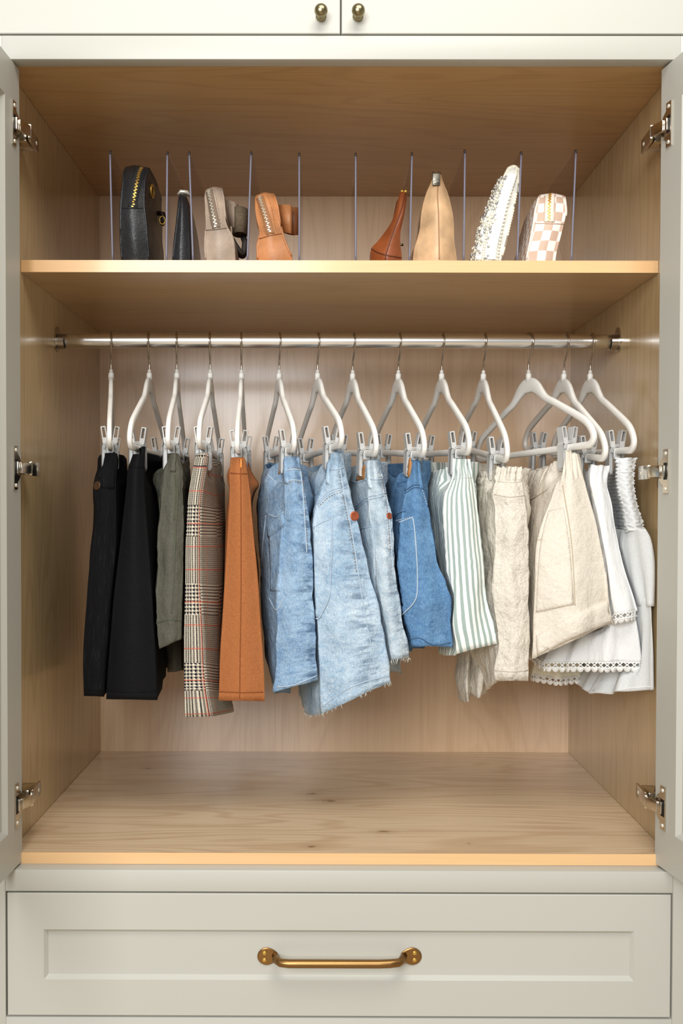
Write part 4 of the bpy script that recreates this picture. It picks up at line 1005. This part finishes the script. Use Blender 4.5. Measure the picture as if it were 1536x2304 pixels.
# 13 white lace skirt
WHT = cloth('white_cotton', (250, 250, 248), (242, 243, 244), 400, .010, .7, .9, 34, (1, 1, .25), trans=.15)
LACE = plain('white_lace_thread', (248, 248, 245), .85)
N = [(1333, 1046, 1371, 1048), (1330, 1068, 1366, 1070), (1329, 1088, 1367, 1090), (1332, 1125, 1376, 1122), (1338, 1190, 1386, 1190), (1344, 1255, 1400, 1250), (1350, 1310, 1417, 1304), (1356, 1350, 1430, 1340), (1362, 1384, 1440, 1372)]
g = thing('skirt', 'white tiered cotton skirt with openwork lace along its hems', 'skirt', base_of(12, [(1216, 1510, 1443, 1510)]))
ruf = lambda k, a: (lambda u, f, p: a * (.25 + .75 * f) * (math.sin(u * k) + .5 * math.sin(u * k * 1.7 + 2)))
o, bv, P = garment(12, N, WHT, 'upper_tier', g, avoid=RF, Yt=.155, Yb=.118, tmid=(.06, .10), tfar=(.03, .10), ML=[(1318, 1062), (1312, 1075), (1308, 1095), (1306, 1130), (1304, 1190), (1300, 1255), (1296, 1310), (1292, 1350), (1290, 1392)], YM=.25,
    amp=.006, freq=(35, 35, 8), seed=18, fold=lambda u, f, p: gath(200, .002)(u, f, p) + ruf(70, .003)(u, f, p), nseg=24)
def ruffle_rows(tops, YL, YRr, depth):
    rows = []
    for xl, yl, xr, yr in tops:
        L_ = at(xl, yl, YL); R_ = at(xr, yr, YRr); c1 = at(xl + (xr - xl) * .33, yl + (yr - yl) * .33, YL * .67 + YRr * .33 - .010); c2 = at(xl + (xr - xl) * .66, yl + (yr - yl) * .66, YL * .33 + YRr * .67 - .010)
        rows.append([np.array(p) for p in (L_, c1, c2, R_, R_ + Vector((-.004, depth * .5, 0)), R_ + Vector((-.035, depth, 0)), L_ + Vector((.02, depth, 0)), L_ + Vector((.004, depth * .5, 0)))])
    return rows
T = [(1300, 1352, 1415, 1345), (1282, 1385, 1424, 1372), (1262, 1420, 1431, 1405), (1240, 1455, 1437, 1448), (1222, 1490, 1442, 1490)]
o2, bv2, P2 = loft('lower_tier', ruffle_rows(T, .185, .125, .19), WHT, g, corners=(0, 3), amp=.004, freq=(30, 30, 6), seed=4, fold=ruf(95, .0035), nseg=14, avoid=RF)
RF = Field(1).add(P).add(P2)
def lace(bv_line, name, parent, drop=.016, period=.0115, sub=None):
    """openwork band: two cords, crossing bars between them and a scalloped edge. bv_line = list of points along the hem (top of the lace)"""
    P_ = [Vector(p) for p in bv_line]; m = MB()
    D = [0]
    for a_, b_ in zip(P_[:-1], P_[1:]): D.append(D[-1] + (b_ - a_).length)
    def pt(t):
        i = min(max(int(np.searchsorted(D, t, side='right')) - 1, 0), len(P_) - 2); return P_[i].lerp(P_[i + 1], (t - D[i]) / max(D[i + 1] - D[i], 1e-9))
    n = max(2, int(D[-1] / period)); dz = Vector((0, 0, -1)); h1 = drop * .55
    fine_ = [pt(D[-1] * k / (n * 2)) for k in range(n * 2 + 1)]
    m.tube([p + dz * .0005 for p in fine_], .0011, 5); m.tube([p + dz * h1 for p in fine_], .0014, 5)
    for k in range(n):
        a_, b_ = pt(D[-1] * k / n), pt(D[-1] * (k + 1) / n)
        m.tube([a_, b_ + dz * h1], .0010, 5); m.tube([b_, a_ + dz * h1], .0010, 5)
        c_ = (a_ + b_) / 2; u_ = (b_ - a_)
        fan = [c_ + dz * h1 + u_ * .5 * math.cos(q) + dz * (drop - h1) * math.sin(q) for q in [math.pi * z_ / 8 for z_ in range(9)]]
        nrm = u_.cross(dz).normalized() * .0008
        vs = [c_ + dz * h1 + nrm] + [p + nrm for p in fan] + [c_ + dz * h1 - nrm] + [p - nrm for p in fan]
        fs = [(0, z_ + 1, z_ + 2) for z_ in range(8)] + [(10, 10 + z_ + 2, 10 + z_ + 1) for z_ in range(8)] + [(z_ + 1, 10 + z_ + 1, 10 + z_ + 2, z_ + 2) for z_ in range(8)]
        m.add(vs, fs)
    return m.obj(name, LACE, parent, kind='stuff')
def hemline(P_): q = [tuple(x) for x in P_[-1]]; return q + [q[0]]
lace(hemline(P2), 'lace_trim', g, .0165)
lace(hemline(P), 'lace_trim', g, .0165)
T = [(1216, 1440, 1300, 1440), (1205, 1480, 1304, 1480), (1198, 1516, 1302, 1522)]
IVO = cloth('ivory_underlayer', (240, 234, 214), (230, 222, 200), 400, .005, .4, .9, 30)
o3, bv3, P3 = loft('underskirt', [[np.array(at(xl, yl, .30)), np.array(at(xl + (xr - xl) * .5, (yl + yr) / 2 + 6, .28)), np.array(at(xr, yr, .29)), np.array(at(xr + 2, yr - 6, .40)), np.array(at(xl + 12, yl - 6, .42))] for xl, yl, xr, yr in T], IVO, g, corners=(0, 2), fold=ruf(60, .003), nseg=24)
lace(hemline(P3), 'lace_trim', g, .014)

# 14 white smocked skirt
N = [(1382, 1030, 1432, 1030), (1387, 1043, 1429, 1043), (1387, 1062, 1427, 1062), (1390, 1100, 1427, 1096), (1401, 1140, 1434, 1136), (1408, 1180, 1447, 1176), (1411, 1196, 1449, 1190)]
g = thing('skirt', 'white skirt with a smocked waistband and two plain tiers against the right side panel', 'skirt', base_of(13, [(1320, 1560, 1460, 1560)]))
WSM = cloth('white_voile', (244, 246, 246), (234, 237, 238), 400, .006, .5, .9, 30, (1, 1, .3), trans=.2)
smk = lambda u, f, p: .0016 * math.sin(p[2] * 1050) * (.6 + .4 * math.sin(u * 210)) + .0012 * math.sin(u * 260 + 3 * math.sin(p[2] * 500))
o, bv, P = garment(13, N, WSM, 'smocked_waistband', g, avoid=RF, Yt=.145, Yb=.115, tmid=(.06, .07), tfar=(.03, .05), ML=[(1376, 1062), (1374, 1070), (1371, 1088), (1370, 1115), (1371, 1150), (1374, 1190), (1376, 1208)], YM=.26, fold=smk, nseg=12, nv=12, sag=.02)
T = [(1404, 1192, 1450, 1190), (1400, 1220, 1460, 1210), (1404, 1260, 1468, 1255), (1414, 1310, 1469, 1310), (1424, 1364, 1467, 1364)]
o2, bv2, P2 = loft('upper_tier', ruffle_rows(T, .150, .090, .26), WSM, g, corners=(0, 3), fold=ruf(70, .0035), amp=.004, freq=(30, 30, 8), seed=5, nseg=12, avoid=RF)
T = [(1400, 1345, 1462, 1345), (1388, 1400, 1465, 1400), (1372, 1460, 1466, 1460), (1352, 1515, 1466, 1515), (1328, 1562, 1467, 1552)]
o3, bv3, P3 = loft('lower_tier', ruffle_rows(T, .205, .092, .26), WSM, g, corners=(0, 3), fold=ruf(80, .0045), amp=.004, freq=(30, 30, 8), seed=6, nseg=12, avoid=RF)
seams(bv3, [[(1334, 1554), (1380, 1554), (1420, 1548), (1464, 1545)]], 'seam', LACE, g, .0008)
seams(bv, [[(1388, 1060), (1405, 1062), (1427, 1060)], [(1411, 1192), (1430, 1192), (1449, 1188)]], 'seam', LACE, g, .0012)

# ------------------------------------------------------------------ shelf dividers
SZ = ZF + .9111
DIV = [(247, 253, 338), (376, 374, 340), (425, 434, 340), (565, 556, 340), (673, 673, 343), (800, 800, 343), (927, 921, 342), (1046, 1043, 336), (1173, 1163, 340), (1296, 1285, 336)]
DTX = ['left of the black round bag', 'between the black round bag and the black flat pouch', 'between the black flat pouch and the taupe bag', 'between the taupe bag and the tan bag', 'right of the tan bag',
       'standing alone in the empty middle of the shelf', 'between the brown pouch and the beige pouch', 'between the beige pouch and the pearl bag', 'between the pearl bag and the checked pouch', 'nearest the right side panel']
for (xt, xb, yt), tx in zip(DIV, DTX):
    Yn = .125; pt_ = at(xt, yt, Yn); pb = at(xb, 586, Yn); zt = pt_.z; dep = .215
    t = thing('shelf_divider', 'clear acrylic shelf divider ' + tx, 'shelf divider', (pb.x, Yn, SZ + .001), 'clear acrylic dividers on the shelf')
    lean = (pt_.x - pb.x) / (zt - SZ); h_ = zt - SZ; T2 = .0012
    prof = [(0, 0), (0, h_ - .006), (.002, h_ - .0018), (.006, h_), (dep - .045, h_), (dep - .018, h_ - .008), (dep - .004, h_ - .03), (dep, h_ - .06), (dep, 0)]
    n = len(prof); vs = [(pb.x + s * T2 + lean * z_, Yn + .0022 + y_, SZ + .001 + z_) for s in (-1, 1) for y_, z_ in prof]
    obj('acrylic_panel', vs, [tuple(range(n)), tuple(reversed(range(n, 2 * n)))] + [(n + k, n + (k + 1) % n, (k + 1) % n, k) for k in range(n)], ACR, t, False)
    m = MB(); m.tube([(pb.x + lean * z_, Yn + .0010 + 0.0, SZ + .0026 + z_) for z_ in [h_ * q / 12 * .965 for q in range(13)]], .0016, 8); m.obj('front_edge', ACRE, t)
    MB().tube([(pb.x + lean * z_, Yn + .0010 + d_, SZ + z_) for z_, d_ in ((h_ * .965, 0), (h_ - .002, 0), (h_ - .0004, .003), (h_ - .0002, .008))], .0017, 8).obj('top_corner', ACRC, t)

# ------------------------------------------------------------------ bags
def bag(name, rows, mat, parent, wm=1.0, wf=.8, bulge=.004, corners=(0, 2, 4, 5), lean=0.0, **kw):
    """rows (yL,yR,xL,xR,Yn,Yf) top to bottom; near edge traced in front view, body runs back to Yf"""
    out = []
    for yl, yr, xl, xr, Yn, Yf in rows:
        L_ = at(xl, yl, Yn + .006); R_ = at(xr, yr, Yn + .006); c = (L_ + R_) / 2; hw_ = (R_.x - L_.x) / 2; Ym = (Yn + Yf) / 2
        sgn = Vector((lean, 0, 0))
        out.append([np.array(p) for p in (L_, Vector((c.x, Yn - .002, (L_.z + R_.z) / 2)), R_, Vector((c.x + hw_ * wm, Ym, c.z)) + sgn * (Ym - Yn), Vector((c.x + hw_ * wf, Yf - .006, c.z)) + sgn * (Yf - Yn), Vector((c.x - hw_ * wf, Yf - .006, c.z)) + sgn * (Yf - Yn), Vector((c.x - hw_ * wm, Ym, c.z)) + sgn * (Ym - Yn))])
    for p in out[-1]: p[2] = SZ + .0008
    return loft(name, out, mat, parent, corners=corners, cap_top=True, cap_bot=True, thick=0, **kw)
def zipper(bv, pts, mat, parent, tape=None, w=.0040, pitch=.0028):
    q = on(bv, pts, 2, .0006)
    if len(q) < 3: return
    if tape is not None:
        vs = []; fs = []
        for k, (p, n) in enumerate(q):
            t_ = (q[min(k + 1, len(q) - 1)][0] - q[max(k - 1, 0)][0]).normalized(); s_ = t_.cross(n).normalized()
            vs += [p + s_ * w * 1.7 - n * .0012, p + s_ * w * 1.5 + n * .0003, p - s_ * w * 1.5 + n * .0003, p - s_ * w * 1.7 - n * .0012]
        for k in range(len(q) - 1):
            for a in range(3): fs.append((k * 4 + a, k * 4 + a + 1, k * 4 + 5 + a, k * 4 + 4 + a))
        obj('zip_tape', vs, fs, tape, parent)
    m = MB(); D = 0; k = 0; fine = []
    for (p, n), (p2, n2) in zip(q[:-1], q[1:]):
        L_ = (p2 - p).length; c_ = max(1, int(L_ / .0004))
        for z in range(c_): fine.append((p.lerp(p2, z / c_), n, (p2 - p).normalized()))
    step = max(1, int(pitch / .0004))
    for i in range(0, len(fine), step):
        p, n, t_ = fine[i]; s_ = t_.cross(n).normalized(); sd = 1 if (i // step) % 2 else -1
        def tf(v, p=p, n=n, t_=t_, s_=s_, sd=sd): return p + s_ * (v.x * sd) + t_ * v.y + n * v.z
        m.box(-.0008, w * .62, -.0009, .0009, .0001, .0018, 0, 0, tf)
    return m.obj('zip_teeth', mat, parent, False, kind='stuff')
def piping(pts, name, mat, parent, r=.0014): return MB().tube(pts, r, 8).obj(name, mat, parent)

# black round bag
BL = leather('black_leather', (38, 39, 42), .42, 420, .5)
g = thing('handbag', 'black leather round bag with a gold zip at the left end of the shelf', 'bag', (at(315, 586, .2).x, .22, SZ))
rows = [(375, 376, 287, 322, .200, .260), (377, 378, 282, 336, .172, .285), (384, 385, 279, 337, .152, .305), (400, 400, 277, 330, .140, .322), (430, 430, 275, 327, .130, .335), (467, 467, 271, 325, .126, .340), (500, 500, 271, 328, .126, .340), (540, 540, 272, 331, .128, .335), (565, 565, 273, 334, .132, .33), (586, 586, 275, 336, .138, .32)]
o, bv, P = bag('bag_body', rows, BL, g, amp=.0015, freq=(40, 40, 40), fine=.0004, ffreq=150)
zipper(bv, [(318, 379), (312, 392), (307, 415), (302, 440), (299, 466)], GOLD, g, plain('black_zip_tape', (24, 24, 26), .8))
THB2 = plain('black_thread', (18, 18, 20), .7)
seams(bv, [[(271, 468), (298, 469), (325, 468)], [(303, 380), (295, 410), (290, 440), (288, 466)], [(328, 384), (318, 410), (311, 440), (309, 466)]], 'seam', THB2, g, .0009)
seams(bv, [[(334, 380), (327, 400), (324, 430), (324, 467), (328, 500), (331, 540), (335, 583)], [(280, 384), (276, 420), (272, 467), (272, 540), (275, 583)]], 'piping', BL, g, .0019)
h = hit(bv, 341, 430)
if h:
    m = MB(); c, n = h; u_ = n.cross(Vector((0, 0, 1))).normalized(); v_ = u_.cross(n)
    m.tube([c + n * .001 + u_ * math.cos(q) * .012 + v_ * math.sin(q) * .0095 for q in [2 * math.pi * k / 24 for k in range(24)]], .0022, 8, True); m.obj('gold_grommet', GOLD, g)
m = MB(); p = at(366, 492, .27); m.tube([p + Vector((-.010, 0, .010)), p + Vector((0, 0, .008)), p + Vector((.002, 0, -.002)), p + Vector((-.001, 0, -.012))], [.004, .005, .005, .003], 8); m.obj('strap_tab', leather('brown_black_leather', (52, 36, 30), .4), g)
m = MB(); m.tube([p + Vector((0, -.004, -.004)) + Vector((math.cos(q) * .005, 0, math.sin(q) * .007)) for q in [2 * math.pi * k / 16 for k in range(16)]], .0013, 6, True); m.obj('strap_ring', GOLD, g)

# black flat pouch
g = thing('clutch_pouch', 'thin black leather pouch with a silver clasp leaning between two dividers', 'bag', (at(408, 586, .16).x, .2, SZ))
rows = [(436, 436, 405, 417, .190, .235), (444, 444, 402, 419, .165, .26), (470, 470, 399, 422, .150, .29), (505, 505, 395, 425, .145, .31), (545, 545, 390, 427, .142, .33), (586, 586, 386, 428, .140, .34)]
o, bv, P = bag('pouch_body', rows, BL, g, wm=.95, wf=.8, amp=.001)
seams(bv, [[(405, 446), (400, 490), (394, 540), (389, 583)]], 'piping', BL, g, .0014)
m = MB(); p = at(412, 435, .185); m.tube([p + Vector((-.009, 0, -.002)), p + Vector((-.004, 0, .003)), p + Vector((.006, 0, .002)), p + Vector((.012, .01, -.003))], [.002, .0036, .0036, .002], 8); m.obj('silver_clasp', SILVER, g)

# taupe belt bag
TP = leather('taupe_leather', (176, 156, 138), .5, 500, .35)
g = thing('belt_bag', 'taupe leather belt bag with a silver zip and a rolled webbing strap', 'bag', (at(495, 586, .2).x, .2, SZ))
rows = [(424, 423, 470, 494, .180, .235), (427, 425, 463, 500, .158, .262), (438, 436, 460, 502, .145, .28), (470, 470, 461, 505, .138, .295), (512, 512, 463, 513, .134, .30), (530, 530, 462, 522, .134, .30), (560, 560, 461, 528, .134, .30), (586, 586, 464, 529, .138, .29)]
o, bv, P = bag('bag_body', rows, TP, g, amp=.002, freq=(40, 40, 40))
TPT = plain('taupe_tape', (120, 102, 86), .8); TPS = plain('taupe_thread', (112, 92, 76), .8)
zipper(bv, [(470, 430), (474, 450), (480, 480), (486, 512)], SILVER, g, TPT)
seams(bv, [[(464, 518), (488, 516), (514, 513)]], 'seam', TPS, g, .0008)
seams(bv, [[(482, 428), (488, 455), (494, 490), (497, 512)], [(466, 432), (468, 460), (472, 490), (477, 514)]], 'stitching', TPS, g, .0005, dash=.002)
seams(bv, [[(499, 428), (503, 450), (507, 490), (516, 520), (525, 545), (528, 583)], [(463, 520), (461, 550), (463, 583)]], 'piping', TP, g, .0018)
m = MB(); a_ = at(500, 483, .20); 
def band(pts, wz, th, tilt=0):
    """flat strap following pts in plan, standing wz high"""
    vs = []; N_ = len(pts)
    for i, p in enumerate(pts):
        t_ = (pts[min(i + 1, N_ - 1)] - pts[max(i - 1, 0)]); t_.z = 0; t_.normalize(); n_ = Vector((t_.y, -t_.x, 0))
        vs += [p + n_ * th + Vector((0, 0, wz / 2)), p + n_ * th - Vector((0, 0, wz / 2)), p - n_ * th - Vector((0, 0, wz / 2)), p - n_ * th + Vector((0, 0, wz / 2))]
    fs = [(i * 4 + k, i * 4 + (k + 1) % 4, i * 4 + 4 + (k + 1) % 4, i * 4 + 4 + k) for i in range(N_ - 1) for k in range(4)] + [(3, 2, 1, 0), tuple((N_ - 1) * 4 + k for k in range(4))]
    return vs, fs
pts = catmull([at(502, 480, .205), at(518, 480, .190), at(530, 486, .188), at(536, 492, .21)], 6)
vs, fs = band(pts, .042, .0013); obj('strap_loop', vs, fs, TP, g)
c = at(540, 500, .20); cyl = []
WEB = cloth('brown_webbing', (112, 98, 80), (88, 76, 60), 300, .002, .4, .8, 60)
for k in range(25):
    q = 2 * math.pi * k / 24; cyl.append(c + Vector((math.cos(q) * .0115, math.sin(q) * .018, 0)))
vs, fs = band(cyl, .042, .0016); obj('rolled_strap', vs, fs, WEB, g)
m = MB(); c = at(538, 552, .20)
for k in range(3): m.tube(catmull([c + Vector((-.014, .01 * k, .014 - .006 * k)), c + Vector((-.004, -.008 + .012 * k, -.004 - .003 * k)), c + Vector((.006, -.004 + .010 * k, -.014)), c + Vector((.009, .01 * k, .004)), c + Vector((.006, .012 + .006 * k, .016))], 5), .0050, 8, ry=.8)
m.obj('strap_tail', plain('dark_webbing', (46, 40, 34), .7), g)

# tan belt bag
TN = leather('tan_leather', (198, 132, 82), .48, 500, .35)
g = thing('belt_bag', 'tan leather belt bag with a silver zip and a folded leather strap', 'bag', (at(620, 586, .2).x, .2, SZ))
rows = [(437, 434, 584, 606, .185, .23), (440, 436, 576, 618, .160, .258), (452, 447, 573, 622, .146, .275), (480, 478, 574, 628, .138, .29), (527, 522, 583, 635, .134, .30), (545, 540, 579, 642, .134, .30), (565, 565, 577, 652, .134, .30), (586, 586, 579, 663, .138, .29)]
o, bv, P = bag('bag_body', rows, TN, g, amp=.002, freq=(40, 40, 40), wm=1.05)
TNS = plain('tan_seam', (140, 82, 44), .8)
zipper(bv, [(584, 444), (591, 465), (600, 495), (608, 526)], SILVER, g, plain('tan_tape', (150, 104, 66), .8))
seams(bv, [[(585, 537), (608, 530), (636, 525)]], 'seam', TNS, g, .0008)
seams(bv, [[(602, 440), (610, 465), (616, 495), (621, 522)], [(578, 446), (583, 475), (592, 510), (597, 530)]], 'stitching', TNS, g, .0005, dash=.002)
seams(bv, [[(617, 440), (624, 465), (630, 500), (637, 530), (648, 560), (660, 583)], [(584, 530), (579, 550), (580, 583)]], 'piping', TN, g, .0018)
pts = catmull([at(622, 492, .215), at(636, 492, .186), at(650, 493, .180), at(655, 495, .184)], 6)
vs, fs = band(pts, .046, .0018); ob_ = obj('strap_keeper', vs, fs, TN, g)
pts = catmull([at(634, 492, .222), at(652, 497, .205), at(668, 498, .210), at(668, 498, .25), at(650, 498, .27)], 6)
vs, fs = band(pts, .046, .0022); obj('folded_strap', vs, fs, leather('tan_strap', (150, 92, 54), .5), g)

# brown wedge pouch
BR = leather('saddle_brown_leather', (150, 80, 42), .38, 300, .2)
g = thing('wedge_pouch', 'saddle brown leather wedge pouch leaning right on the divider beside it', 'bag', (at(870, 586, .17).x, .2, SZ))
def wedge(rows, yfar, mat, parent, **kw):
    out = []
    for (xl, yl), (xc, yc), (xr, yr), Yn, dL, dR, Yf in rows:
        L_, R_ = at(xl, yl, Yn + dL), at(xr, yr, Yn + dR); C_ = at(xc, yc, Yn); c1 = (L_ + C_) / 2 + Vector((0, -.003, 0)); c2 = (R_ + C_) / 2 + Vector((0, -.003, 0))
        out.append([np.array(p) for p in (L_, c1, C_, c2, R_, Vector((R_.x - .002, (Yn + Yf) / 2, R_.z)), Vector((C_.x + .006, Yf, C_.z)), Vector((C_.x - .006, Yf, C_.z)), Vector((L_.x + .002, (Yn + Yf) / 2, L_.z)))])
    for p in out[-1]: p[2] = SZ + .0008
    return loft('pouch_body', out, mat, parent, corners=(0, 4), cap_top=True, cap_bot=True, thick=0, **kw)
rows = [((899, 432), (906, 432), (915, 436), .180, .004, .004, .24), ((896, 445), (905, 446), (915, 446), .170, .006, .005, .26), ((890, 470), (901, 474), (911, 472), .158, .012, .006, .28), ((880, 498), (892, 502), (906, 500), .150, .018, .008, .29),
        ((866, 522), (882, 526), (901, 522), .145, .022, .010, .30), ((848, 544), (873, 552), (900, 548), .140, .026, .012, .30), ((834, 560), (868, 574), (903, 576), .138, .026, .012, .30), ((836, 586), (868, 587), (904, 587), .142, .022, .010, .29)]
o, bv, P = wedge(rows, .3, BR, g, amp=.0012, freq=(40, 40, 40))
BRS = plain('brown_seam', (98, 48, 22), .6)
seams(bv, [[(911, 436), (905, 465), (893, 500), (882, 530), (872, 560), (868, 573)], [(836, 560), (850, 568), (868, 574), (886, 577), (902, 580)], [(868, 574), (867, 584)]], 'seam', BRS, g, .0011)
m = MB(); 
for x_ in (904, 912): p = at(x_, 431, .185); m.sphere(p, .0032, 10)
m.obj('gold_stud', GOLD, g, kind='stuff')
m = MB(); p = at(911, 551, .20); m.tube([p + Vector((-.012, 0, 0)), p + Vector((-.003, 0, 0))], .002, 8); m.obj('side_ring', BRASS, g)

# beige wedge pouch
BG = leather('beige_leather', (226, 186, 142), .45, 250, .15)
g = thing('wedge_pouch', 'tall beige leather wedge pouch with a steel clasp at its peak', 'bag', (at(980, 586, .17).x, .2, SZ))
rows = [((976, 394), (984, 393), (993, 394), .175, .003, .003, .235), ((968, 412), (984, 411), (999, 414), .165, .008, .006, .25), ((958, 436), (984, 436), (1008, 436), .155, .014, .010, .27), ((950, 462), (985, 462), (1015, 462), .148, .018, .014, .28),
        ((945, 490), (986, 490), (1020, 490), .144, .020, .016, .29), ((943, 515), (987, 515), (1022, 515), .141, .022, .018, .30), ((938, 540), (987, 540), (1023, 540), .139, .022, .018, .30), ((931, 562), (987, 562), (1026, 562), .138, .022, .018, .30), ((926, 587), (987, 588), (1031, 587), .140, .020, .016, .29)]
o, bv, P = wedge(rows, .3, BG, g, amp=.0035, freq=(35, 35, 25), seed=2)
seams(bv, [[(985, 414), (984, 440), (986, 480), (987, 530), (988, 583)]], 'seam', plain('beige_seam', (176, 132, 92), .7), g, .0010)
m = MB(); p = at(981, 402, .160)
m.box(p.x - .0060, p.x + .0060, .157, .163, p.z - .011, p.z + .008, .001); m.box(p.x - .0045, p.x + .0045, .1555, .158, p.z - .009, p.z - .004, .0006)
for s in (-1, 1): m.sphere((p.x + s * .0050, .160, p.z + .0090), .0024, 8)
flat_shade_by_angle(m.obj('steel_clasp', brushed('dark_steel', (120, 116, 106), .35), g))

# pearl bag
PRL = NT('pearl').fin(srgb(240, 234, 214), .22, None, 0.0, Coat_Weight=.6)
SAT = plain('white_satin', (236, 236, 230), .5); SEQ = NT('silver_sequins').fin(srgb(206, 208, 208), .3, None, .8)
g = thing('pearl_bag', 'white bag covered in pearls and silver beads, tilted to the right', 'bag', (at(1115, 586, .17).x, .2, SZ))
rows = [(378, 380, 1146, 1164, .152, .185), (386, 388, 1137, 1165, .142, .20), (410, 412, 1124, 1165, .136, .22), (440, 440, 1113, 1161, .134, .24), (475, 475, 1098, 1154, .133, .25), (510, 510, 1085, 1146, .133, .255), (545, 545, 1076, 1137, .133, .26), (570, 570, 1071, 1130, .134, .26), (587, 587, 1068, 1124, .136, .26)]
o, bv, P = bag('bag_body', rows, SAT, g, amp=.002, freq=(50, 50, 50), lean=-.02, wm=.9, wf=.6)
m = MB(); q = on(bv, [(1152, 392), (1143, 420), (1130, 460), (1118, 510), (1106, 560), (1104, 584)], 3, .0008)
vs = []; fs = []
for k, (p, n) in enumerate(q): 
    n = Vector((0, -1, 0)); vs += [p + Vector((-.0075, 0, 0)), p + Vector((-.0035, -.0022, 0)), p + Vector((.0, -.0006, 0)), p + Vector((.0035, -.0022, 0)), p + Vector((.0075, 0, 0))]
fs = [(k * 5 + a, k * 5 + 5 + a, k * 5 + 6 + a, k * 5 + 1 + a) for k in range(len(q) - 1) for a in range(4)]
obj('zip_tape', vs, fs, plain('white_zip', (246, 246, 242), .5), g)
m = MB(); random.seed(11)
for line, rr, st in (([(1144, 380), (1134, 400), (1122, 430), (1110, 470), (1098, 510), (1090, 550), (1086, 584)], .0026, 6.2), ([(1160, 384), (1158, 400), (1146, 440), (1134, 490), (1124, 540), (1118, 584)], .0023, 5.4),
                     ([(1164, 384), (1165, 410), (1163, 430)], .0030, 7), ([(1160, 438), (1153, 475), (1145, 510), (1137, 545), (1129, 572)], .0025, 6), ([(1146, 378), (1157, 376), (1167, 382)], .0026, 6)):
    for x_, y_ in resample(smooth2(line), st):
        h = hit(bv, x_, y_); m.sphere(h[0] + h[1] * .001 if h else at(x_, y_, .150), rr, 8)
pearl_ = m.obj('pearls', PRL, g, kind='stuff')
m = MB(); m2 = MB()
for k in range(900):
    j = random.uniform(.06, 1); y_ = 385 + j * 200; xe = np.interp(y_, [385, 440, 475, 545, 586], [1138, 1116, 1104, 1082, 1072]); xe2 = np.interp(y_, [385, 440, 475, 545, 586], [1141, 1122, 1112, 1100, 1092])
    h = hit(bv, random.uniform(xe - 10, xe2 + 6), y_)
    if h: (m if random.random() < .5 else m2).sphere(h[0] + h[1] * .001 + Vector((random.uniform(-.004, .0), random.uniform(-.002, .03), 0)), random.uniform(.0014, .0027), 6)
for k in range(7):                                  # looped strands on the left face
    y_ = 410 + k * 24; x_ = np.interp(y_, [385, 440, 475, 545, 586], [1134, 1113, 1100, 1079, 1070])
    for z in range(11):
        f = z / 10; p = at(x_ - 2 + 15 * f * (1 - .3 * f), y_ + 20 * math.sin(math.pi * f), .150 + .01 * (1 - f)); m.sphere(p, .0019, 7)
m.obj('pearls', PRL, g, kind='stuff'); m2.obj('silver_beads', SEQ, g, kind='stuff')

# checked pouch
g = thing('cosmetic_pouch', 'pink and cream checked pouch with a gold zip near the right end', 'bag', (at(1225, 586, .17).x, .2, SZ))
rows = [(437, 438, 1222, 1256, .185, .235), (440, 441, 1212, 1270, .160, .262), (452, 452, 1207, 1274, .148, .28), (480, 480, 1203, 1273, .140, .295), (502, 502, 1200, 1269, .136, .30), (530, 530, 1194, 1262, .135, .305), (560, 560, 1186, 1254, .135, .305), (587, 587, 1181, 1246, .138, .30)]
o, bv, P = bag('pouch_body', rows, check_mat(), g, amp=.0015, freq=(45, 45, 45), wm=1.0, lean=-.01)
zipper(bv, [(1237, 438), (1236, 455), (1235, 475), (1235, 499)], GOLD, g, plain('cream_tape', (238, 226, 212), .8), .0042)
CKP = plain('cream_piping', (240, 228, 216), .6)
seams(bv, [[(1200, 503), (1235, 503), (1268, 504)], [(1225, 441), (1225, 470), (1224, 500)], [(1247, 441), (1247, 470), (1246, 500)]], 'seam', plain('pouch_seam', (206, 178, 158), .8), g, .0009)
seams(bv, [[(1212, 444), (1205, 470), (1200, 503), (1193, 540), (1184, 584)], [(1270, 444), (1273, 480), (1266, 515), (1258, 550), (1249, 584)]], 'piping', CKP, g, .0020)
